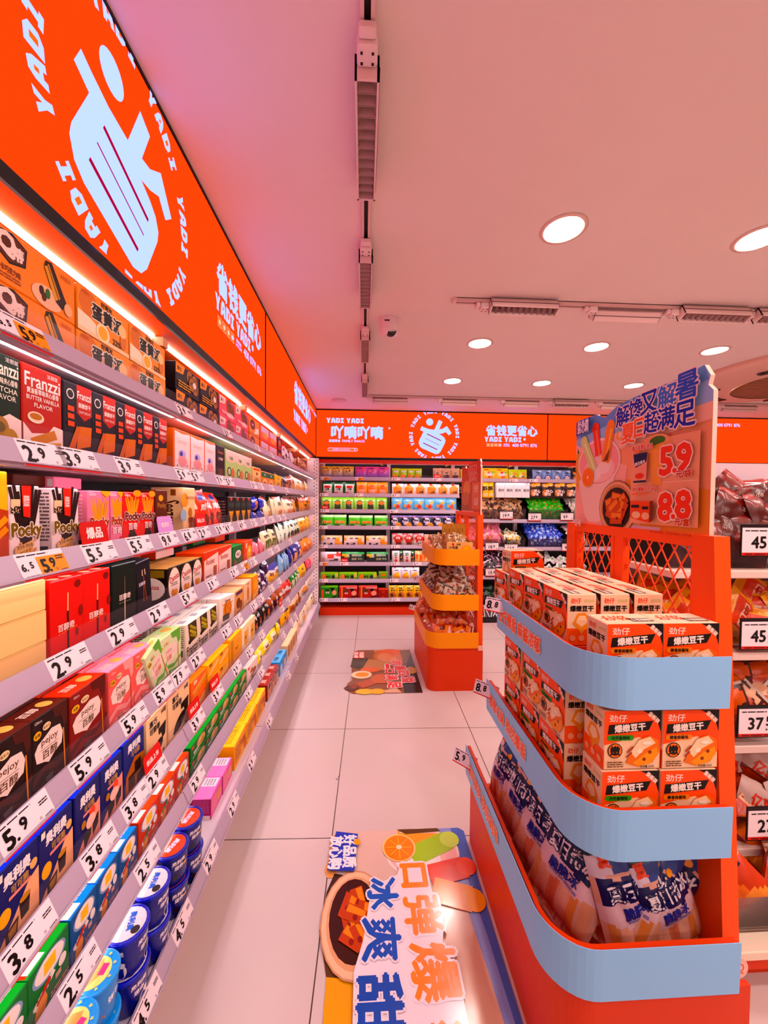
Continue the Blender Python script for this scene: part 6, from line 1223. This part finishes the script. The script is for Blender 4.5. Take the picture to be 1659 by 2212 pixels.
# ---- bags of ice lollies in the lowest tray
tubes = [('r', .04 + .16 * i, .03, .17 + .16 * i, .52, c) for i, c in enumerate(('D8905C', 'E0A48C', 'D47C60', 'E4AE98', 'D88A54', 'DC9C80'))]
kd('icebag', 'ice_lolly_bag', 'navy and clear bag of ice lollies', 'DCA898', [('o', '夏日奇冰', .5, .60, .13, 'F2E6EC', '141C54', .035, .1, .74, 6), ('t', '脆脆冰', .5, .44, .085, '1E2C8C', .05, .5, 4), ('s', .3, .36, .75, .4, 1, '8A7AA8'), ('e', .62, .73, .06, .03, 'F2A43C'), ('t', '夏', .2, .82, .09, 'E4522C', .06)],
   R=tubes + [('p', [(0, .38), (.3, .33), (.75, .36), (1, .42), (1, .56), (0, .5)], 'E0BCC4'), ('p', [(.02, .5), (.3, .52), (.7, .48), (.98, .54), (.98, .70), (.6, .72), (.3, .68), (.03, .72)], '141C54'), ('r', 0, .72, 1, .86, '28448C'), ('p', [(0, .70), (.25, .72), (.3, .9), (.1, .95), (0, .9)], 'DCCBDC'), ('r', 0, .86, 1, 1, '10163E')], bc='B88478')
k = 0
for x, y, rz, tl, sp, sz, where in ((.62, .925, -18, 20, 24, 1.05, 'in front at the rounded corner'), (.715, .905, 4, 14, -10, .95, 'in front, second from the rounded corner'), (.81, .905, 8, 12, -14, .9, 'in front beside the post'),
                           (.525, 1.01, -62, 24, 10, 1.0, 'on the aisle side, first behind the corner'), (.515, 1.135, -72, 22, 8, 1.0, 'on the aisle side, second behind the corner'), (.515, 1.265, -80, 18, 6, 1.0, 'on the aisle side, third behind the corner'), (.515, 1.40, -84, 16, 4, .95, 'on the aisle side at the far end'),
                           (.70, 1.03, -30, 10, 40, 1.05, 'lying behind the front bags'), (.80, 1.05, 10, 20, -30, 1.0, 'standing at the back near the post'), (.64, 1.2, -60, 30, 12, 1.0, 'behind the aisle-side bags'), (.64, 1.36, -70, 30, -8, 1.0, 'behind the aisle-side bags near the far end')):
    o = put(pouch_mesh('icebag', .19, .32, .085, K['icebag'], k % 3, 26, 40), 'ice_lolly_bag')
    o.matrix_world = Matrix.Translation((x, y, .295 + .085 * abs(math.sin(rad(sp))))) @ Matrix.Rotation(rad(rz), 4, 'Z') @ Matrix.Rotation(rad(-tl), 4, 'X') @ Matrix.Rotation(rad(sp), 4, 'Y') @ Matrix.Scale(sz, 4)
    tag(o, 'navy and clear ice lolly bag %s, lowest tray' % where, 'ice lolly bag', 'bags of ice lollies'); k += 1
# price tags clipped to the far corners of the bands
for i, (x, y, z, p) in enumerate(((.500, 1.41, 1.052, '8.8'), (.482, 1.475, .70, '8.8'), (.408, 1.50, .405, '5.9'))):
    o = price_tag(Matrix.Translation((x, y, z)) @ Matrix.Rotation(rad(-48), 4, 'Z') @ Matrix.Scale(1.0, 4), p, 'white tag priced %s clipped to the far corner of the %s band, near stand' % (p, ['top', 'middle', 'lowest'][i]))

# ---- goods on the farther stand
candy('egg', '', 'A87C4C', [], [('e', .5, .5, .26, .26, 'D8C8B0'), ('e', .45, .55, .16, .12, '5A2C14'), ('r', 0, 0, .2, 1, '8A4A24')], n='wrapped_egg')
candy('packw', '', 'C9B29C', [('t', '无穷', .5, .6, .24, '4A1E14', .05)], [('e', .5, .2, .34, .2, '8A4626'), ('r', .12, .7, .3, .86, 'B82A1A'), ('r', .86, 0, 1, 1, '5A3A2C')], n='snack_sachet')
candy('packr', '', 'C44A1C', [], [('e', .5, .5, .3, .26, 'E8823C'), ('r', .2, .7, .8, .9, 'E8B49C'), ('e', .3, .3, .18, .18, '7A2A10')], n='snack_sachet')
EGG = 'wrapped snack egg heaped on the top tray of the farther stand'
heap('egg', 54, .60, .84, 2.96, 3.5, 1.01, 1.045, 1.16, (.075, .07, .04), EGG, 'snack', EGG, face=False, tiltr=(20, 70))
def heap_side(key, n, xa, xb, y0, y1, zf, zb_, size, label):
    """a heap seen from the aisle side: pieces along the tray's long edge"""
    M0 = Matrix.Translation((0, 0, 0))
    res = []
    cols = max(1, round((y1 - y0) / (size[0] * .65))); rows = math.ceil(n / cols); c = 0
    for r in range(rows):
        for q in range(cols):
            if c >= n: break
            f = (r + .5) / rows; y = y0 + (y1 - y0) * (q + .5 + RND.uniform(-.3, .3)) / cols
            M = Matrix.Translation((xa + (xb - xa) * f, y, zf + (zb_ - zf) * f)) @ Matrix.Rotation(rad(-70 + RND.uniform(-40, 40)), 4, 'Z') @ Matrix.Rotation(rad(-RND.uniform(15, 60)), 4, 'X') @ Matrix.Rotation(rad(RND.uniform(-180, 180)), 4, 'Y') @ Matrix.Translation((0, 0, -size[1] / 2))
            o = put(piece(key, *size, c % 3), K[key]['n']); o.matrix_world = M; tag(o, label, 'snack', label); c += 1
SACH = 'cream snack sachet heaped on the middle tray of the farther stand'
heap('packw', 60, .58, .845, 2.945, 3.35, .665, .73, .93, (.10, .085, .02), SACH, 'snack', SACH, face=False, tiltr=(10, 60), bulge=.06)
heap_side('packw', 24, .56, .7, 3.1, 3.66, .73, .86, (.10, .085, .02), SACH)
REDS = 'orange red snack sachet heaped on the lowest tray of the farther stand'
heap('packr', 40, .56, .845, 2.95, 3.4, .39, .46, .64, (.12, .10, .025), REDS, 'snack', REDS, face=False, tiltr=(10, 60), bulge=.05)
heap_side('packr', 26, .53, .7, 3.1, 3.75, .46, .6, (.12, .10, .025), REDS)
# open display carton of eggs on the top tray
root = empty('display_carton', (.745, 2.945, 1.055)); root.rotation_euler = (0, 0, rad(-4)); tag(root, 'open tan display carton of wrapped eggs on the farther stand', 'carton')
b = MB(); b.box(-.10, 0, 0, .10, .004, .095, 'D89A50'); b.box(-.10, .30, 0, .10, .304, .22, 'C08848'); b.box(-.10, 0, 0, -.096, .30, .095, 'C88A4A'); b.box(.096, 0, 0, .10, .30, .095, 'C88A4A'); b.box(-.10, 0, 0, .10, .30, .004, 'C88A4A')
b.art(lambda u, v, h: (u - .1, -h, v), .2, .095, [('r', 0, 0, 1, 1, 'E8B878'), ('e', .76, .4, .19, .36, 'F2A43C'), ('e', .76, .42, .13, .24, 'F6C04C'), ('t', '无穷', .45, .8, .16, '4A1E14', .05), ('t', '小鸡蛋', .25, .55, .24, '4A2A14', .03, .4), ('r', .2, .72, .28, .9, 'C8301E'), ('s', .05, .12, .5, .3, 2, '7A4A24')])
b.art(lambda u, v, h: (-.1 - h, .3 - u, v), .3, .095, [('e', .1 + .13 * i, .4, .018, .3, 'E8D0B0') for i in range(7)])
b.art(lambda u, v, h: (u - .1, .30 - h, v), .2, .22, [('e', .12 + .19 * i, .75, .016, .2, 'E8B04C') for i in range(5)] + [('e', .12 + .19 * i, .75, .010, .1, '4A2A14') for i in range(5)])
b.obj('carton_body', PAPER, root)
heap('egg', 14, .67, .82, 3.0, 3.2, 1.10, 1.13, 1.20, (.07, .065, .045), 'wrapped snack egg inside the open tan display carton', 'snack', 'eggs in the display carton', face=False)
for i, (x, y, z) in enumerate(((.535, 3.60, 1.05), (.52, 3.70, .70), (.478, 3.74, .40))):
    price_tag(Matrix.Translation((x, y, z)) @ Matrix.Rotation(rad(-60), 4, 'Z'), '6.8', 'white tag clipped to the far corner of the %s amber band' % ['top', 'middle', 'lowest'][i])

# ================================================================ floor mats
def floor_mat_obj(name, u0y, v0x, Wm, Hm, outline, items, label):
    root = empty(name, (v0x, u0y, 0)); tag(root, label, 'floor mat', 'printed floor mats')
    fn = lambda u, v, h: (v, -u, .002 + h)
    pts = [(u * Wm, v * Hm) for u, v in outline]; n = len(pts)
    b = MB(); vs = [(v, -u, 0) for u, v in pts] + [(v, -u, .002) for u, v in pts]
    b.add(vs, [tuple(range(n)), tuple(reversed(range(n, 2 * n)))] + [(k, (k + 1) % n, n + (k + 1) % n, n + k) for k in range(n)], 'B89A8C')
    b.obj('backing', MATTE, root)
    b = MB(); b.art(fn, Wm, Hm, items, 2e-4); b.obj('printed_face', GLOSSY, root)
    return root
O1 = [(.02, .03), (.0, .08), (.0, .96), (.02, .995), (1, 1), (1, .06), (.6, .06), (.45, 0), (.3, .02), (.24, .06), (.235, .01), (.2, -.01), (.15, .01), (.06, .01)]
M1 = [('p', O1, 'E8A468'), ('p', [(0, .55), (0, .96), (.02, .995), (1, 1), (1, .6), (.5, .7)], 'DCAE98'), ('p', [(0, .8), (0, .96), (.02, .995), (1, 1), (1, .93), (.6, .9), (.3, .86)], '8A98D0'), ('p', [(.0, .9), (0, .96), (.02, .995), (1, 1), (1, .975), (.5, .95)], '4A6AB8'),
      ('p', [(0, .08), (0, .5), (.3, .5), (.3, .1), (.06, .02)], 'D8B8AC'), ('p', [(.22, .06), (.24, .2), (.62, .22), (.66, .06), (.6, .06), (.45, 0), (.3, .02)], '3A2414'), ('p', [(.5, .02), (.6, .06), (.68, .06), (.68, .2), (.56, .2)], '5A3A20'), ('p', [(.6, .06), (1, .06), (1, .4), (.62, .3)], 'E2A03C'),
      ('e', .13, .66, .135, .26, 'F2D8D0'), ('e', .13, .66, .125, .24, 'F0B8B4'), ('e', .16, .62, .08, .16, 'F6E4E0'), ('p', [(.02, .5), (.03, .78), (.1, .8), (.12, .55)], 'F0A020'), ('p', [(.0, .5), (.03, .56), (.02, .82), (.0, .8)], '5A3A14'),
      ('l', .155, .58, .07, .86, .15, 'A8C83C'), ('e', .068, .87, .045, .07, 'C4DC6C'), ('l', .25, .68, .215, .93, .15, 'E0442C'), ('e', .213, .94, .045, .065, 'E8583C'), ('l', .31, .69, .36, .92, .16, 'F29A18'), ('e', .363, .93, .05, .07, 'F2A42C'),
      ('e', .105, .5, .075, .118, 'F2C888'), ('e', .105, .5, .068, .105, 'F28A14'), *[('l', .105, .5, .105 + .06 * math.cos(q * .785), .5 + .09 * math.sin(q * .785), .008, 'F6B050') for q in range(8)], ('e', .105, .5, .012, .02, 'F8E0B8')]
M1 += [('e', .42, .20, .205, .20, 'C89070'), ('e', .42, .2, .198, .192, 'E8BC9C'), ('e', .42, .2, .175, .165, 'D8A07C'), ('e', .415, .195, .16, .145, '3A1408')]
_rr = random.Random(8)
for dx, dy, a in ((-.55, .2, 20), (-.1, .45, -10), (.35, .4, 40), (-.35, -.35, -25), (.15, -.25, 15), (.6, -.1, 60), (.55, .3, 30), (-.05, .05, 70)):
    x, y = .415 + dx * .13, .195 + dy * .12; ca, sa = math.cos(rad(a)), math.sin(rad(a)); s = .052
    M1 += [('p', [(x + (px * ca - py * sa) * s, y + (px * sa + py * ca) * s * 1.2) for px, py in ((-1, -.6), (1, -.5), (1.05, .6), (-.95, .7))], 'B8481A'), ('p', [(x + (px * ca - py * sa) * s, y + (px * sa + py * ca) * s * 1.2) for px, py in ((-.9, .0), (.9, .1), (.9, .55), (-.85, .6))], 'E88A3C'), ('e', x + .01, y, .012, .014, '8A2408')]
M1 += [('p', [(.01, .05), (.03, .21), (.225, .19), (.215, .01), (.1, .03)], '1E3CA8'), ('t', '好品质', .12, .155, .09, 'F0E4EA', .05, .17), ('t', '放心购', .125, .06, .09, 'F0E4EA', .05, .17), ('e', .075, .205, .018, .024, 'F0A01C')]
white = 'ECDCE4'
M1 += [('p', [(.19, .5), (.25, .47), (.3, .3), (.42, .27), (.5, .25), (.6, .2), (1, .2), (1, .74), (.68, .74), (.55, .68), (.42, .72), (.34, .68), (.22, .66)], white),
       ('o', '口', .255, .575, .155, 'F08C1C', white, .06, .14, .13), ('o', '弹', .42, .60, .21, 'EE8C1A', white, .035, .1, .17), ('o', '爆', .61, .62, .24, 'EE8A18', white, .03, .08, .2), ('o', '辣', .83, .61, .24, 'EE8A18', white, .03, .08, .2),
       ('o', '冰', .33, .37, .18, '1A58B4', white, .045, .1, .14), ('o', '爽', .50, .35, .21, '1A50AE', white, .03, .08, .18), ('o', '甜', .69, .33, .22, '1A4CA8', white, .04, .08, .18), ('o', '辣', .89, .33, .22, '1A4CA8', white, .03, .08, .18)]
floor_mat_obj('floor_mat', 1.665, -.14, .865, .595, O1, M1, 'large glossy floor mat with iced lollies and bowl beside the near stand')
O2 = [(0, .13), (0, 1.0), (1, 1.0), (1, .08), (.96, .02), (.88, -.02), (.8, .0), (.74, .06), (.62, .05), (.5, .04), (.3, .07), (.24, .05), (.14, .05), (.04, .08)]
M2 = [('p', O2, '8A5030'), ('p', [(.0, .4), (.0, .98), (.3, .98), (.4, .6), (.25, .4)], 'C87A44'), ('e', .18, .66, .2, .3, 'A85A2C'), ('e', .18, .66, .18, .27, 'C8703C'), ('e', .08, .66, .09, .2, 'D8642C'), ('e', .2, .56, .1, .12, 'D88A5C'), ('e', .28, .64, .08, .12, 'D88A60'), ('p', [(.02, .82), (.5, .86), (.4, .99), (.02, .99)], '7A5A40'),
      ('p', [(.7, .78), (1, .75), (1, 1), (.6, 1), (.1, 1), (.3, .92)], '1E1614'), ('p', [(.18, .05), (.45, .02), (.55, .3), (.25, .35)], '4A2C18'), ('p', [(.25, .3), (.5, .2), (.55, .6), (.35, .62)], 'B87838'),
      ('e', .52, .32, .06, .15, 'D86A24'), ('e', .63, .19, .085, .15, 'F2D8B8'), ('e', .63, .2, .05, .1, 'F0A01E'), ('l', .70, .52, .86, .16, .17, 'B8561A'), ('e', .72, .5, .1, .18, 'C8641E'), ('e', .9, .06, .05, .1, '5A2410'), ('l', .84, .12, .9, .06, .1, '8A3A14'),
      ('e', .97, .24, .05, .13, 'E8B83C'), ('e', .97, .4, .05, .1, 'E8B03C'), ('p', [(.95, .5), (1, .5), (1, .72), (.9, .66)], 'D8A88C'), ('e', .55, .93, .08, .08, 'C89A3C'),
      ('p', [(.05, .06), (.08, .24), (.25, .22), (.24, .05)], 'C8301E'), ('t', '好品质', .15, .19, .07, 'F2DCD4', .06, .15), ('t', '放心购', .15, .1, .07, 'F2DCD4', .06, .15),
      ('o', '肉', .375, .73, .16, 'D8381A', 'F2D8D4', .06, .13, .12), ('o', '香', .50, .77, .16, 'D8381A', 'F2D8D4', .06, .13, .11), ('o', '四', .62, .80, .15, 'D8381A', 'F2D8D4', .06, .13, .1), ('o', '溢', .76, .85, .17, 'D8381A', 'F2D8D4', .05, .13, .13),
      ('o', '一', .46, .58, .035, 'D8381A', 'F2D8D4', .3, .7, .1), ('o', '口', .57, .60, .13, 'D8381A', 'F2D8D4', .06, .13, .1), ('o', '满', .71, .62, .16, 'D8381A', 'F2D8D4', .05, .13, .12), ('o', '足', .86, .64, .17, 'D8381A', 'F2D8D4', .06, .13, .13)]
floor_mat_obj('floor_mat', 3.745, -.12, .86, .58, O2, M2, 'smaller floor mat with eggs and chicken leg beside the farther stand')

# ================================================================ bulk rack beyond the near stand
root = empty('bulk_rack', (1.095, 0, 0)); tag(root, 'white and orange bulk rack of meat bags behind the near stand', 'shelving')
RL = [(1.222, 1.30), (.925, 1.30), (.605, 1.27), (.30, 1.20), (.135, 1.045)]
b = MB(); b.box(0, 1.62, 0, 1.5, 1.64, 1.64, 'E6CDD4'); b.obj('back_panel', PAINT, root)
b = MB()
for k_ in range(26):
    pass
b.box(.0, 1.585, 0, .03, 1.62, 1.60, 'D8C6C6'); b.obj('upright', PAINT, root)
b = MB()
for k_ in range(60): b.box(.009, 1.5842, .2 + k_ * .022, .019, 1.585, .213 + k_ * .022, '1A1214')
b.obj('slot_pattern', MATTE, root)
for i, (z, y) in enumerate(RL):
    b = MB(); b.box(0, y, z - .028, 1.5, 1.62, z, 'E0C6BC' if i < 4 else 'EFDCC8', .003); b.obj('shelf', PAINT, root)
b = MB(); b.box(.02, 1.10, 0, 1.5, 1.62, .11, ORG2); b.box(.0, 1.07, .05, 1.5, 1.10, .09, ORG2); b.obj('plinth', PAINT, root)
def mk(key, c, F, R, n): kd(key, n, '', c, F, R=R)
mk('rb1', '54160E', [('t', '王小卤', .6, .55, .1, 'D8B4A8', 0, .4)], [('e', .3, .75, .3, .14, '74221A'), ('r', 0, .9, 1, 1, '9A2C18')], 'meat_bag')
mk('rb2', 'F2A41E', [('t', '虎皮', .5, .4, .3, 'C8381C', .05, .6)], [('r', .12, .14, .88, .84, 'D84A20'), ('r', .2, .2, .8, .55, 'F0C8B0')], 'meat_bag')
mk('rb3', '4A1A10', [], [('e', .4, .4, .35, .25, 'B8481C'), ('e', .7, .7, .25, .2, 'D8622C'), ('e', .25, .75, .2, .16, 'E8B494'), ('r', 0, .92, 1, 1, 'D8C0B4')], 'meat_bag')
mk('rb4', 'C8A8A0', [('t', '亿葛', .5, .5, .34, 'D8401C', .04, .6)], [('r', 0, 0, 1, .3, '7A2414'), ('e', .5, .1, .5, .16, 'A83A1C')], 'meat_bag')
mk('rb5', 'C8481A', [], [('e', .4, .5, .3, .3, 'EE7A2C'), ('e', .7, .3, .22, .2, 'F29A50'), ('r', 0, .85, 1, 1, 'E8B090'), ('e', .25, .2, .2, .14, '7A2408')], 'meat_bag')
RB = [('rb1', .29, 30, (.19, .16, .05), 'dark red meat bag heaped in the top bin behind the near stand'), ('rb2', .2, 22, (.17, .15, .04), 'yellow and orange meat bag in the second bin behind the stand'), ('rb3', .19, 22, (.18, .16, .05), 'brown clear meat bag in the third bin behind the stand'),
      ('rb4', .2, 22, (.15, .12, .035), 'white and red meat bag in the fourth bin behind the stand'), ('rb5', .22, 22, (.19, .18, .06), 'orange brown meat bag in the floor-level bin behind the stand')]
for i, (key, hh, n, size, lab) in enumerate(RB):
    z, y = RL[i]; fh = (.10, .10, .10, .09, .14)[i]
    bin_tub(1.115, 2.0, y + .05, 1.57, z + .002, fh, 'clear bulk bin of meat bags behind the near stand, %s from the top' % ORD[i])
    heap(key, n, 1.17, 1.95, y + .085, 1.52, z + .05, z + fh, z + hh + (.04 if i == 0 else 0), size, lab, 'meat bag', lab, tiltr=(5, 45), nx=16, ny=16, spin=60, bulge=.04)
for i, (px, yt, p, w) in enumerate(((1604, 1140, '45.8', 0), (1603, 1345, '45.8', 0), (1597, 1537, '37.5', 0), (1617, 1763, '27.8', 0))):
    yy = (1.29, 1.29, 1.26, 1.18)[i]
    zz = EYE - (yt - 1091) * (yy + .07) / F_PX; x = x_on_wall(px, yy, zz)
    bulk_tag(Matrix.Translation((x + .084, yy, zz - .098)), p, 'framed white tag priced %s on the %s bin behind the near stand' % (p, ['dark red bag', 'yellow bag', 'brown bag', 'white bag'][i]))
b = MB(); b.box(0, 0, 0, .10, .07, .06, 'EDE0E2', .006); b.art(lambda u, v, h: (u, -h, v), .1, .06, [('t', '风味', .4, .6, .4, '4A2A24', .04), ('r', 0, 0, 1, .25, 'C83A24')]); tag(b.obj('snack_tub', PAPER, None, (1.30, 1.52, 1.545)), 'white tub on the dark red bags behind the near stand', 'tub')
# loose floor mark
b = MB(); b.bar((-.13, 1.985, .0006), (-.118, 2.03, .0006), .0012, '5A4038', 4); b.bar((-.13, 1.985, .0006), (-.137, 2.0, .0006), .001, '5A4038', 4); tag(b.obj('floor_scrap', MATTE), 'tiny dark thread lying on the floor tiles before the mat', 'scrap')
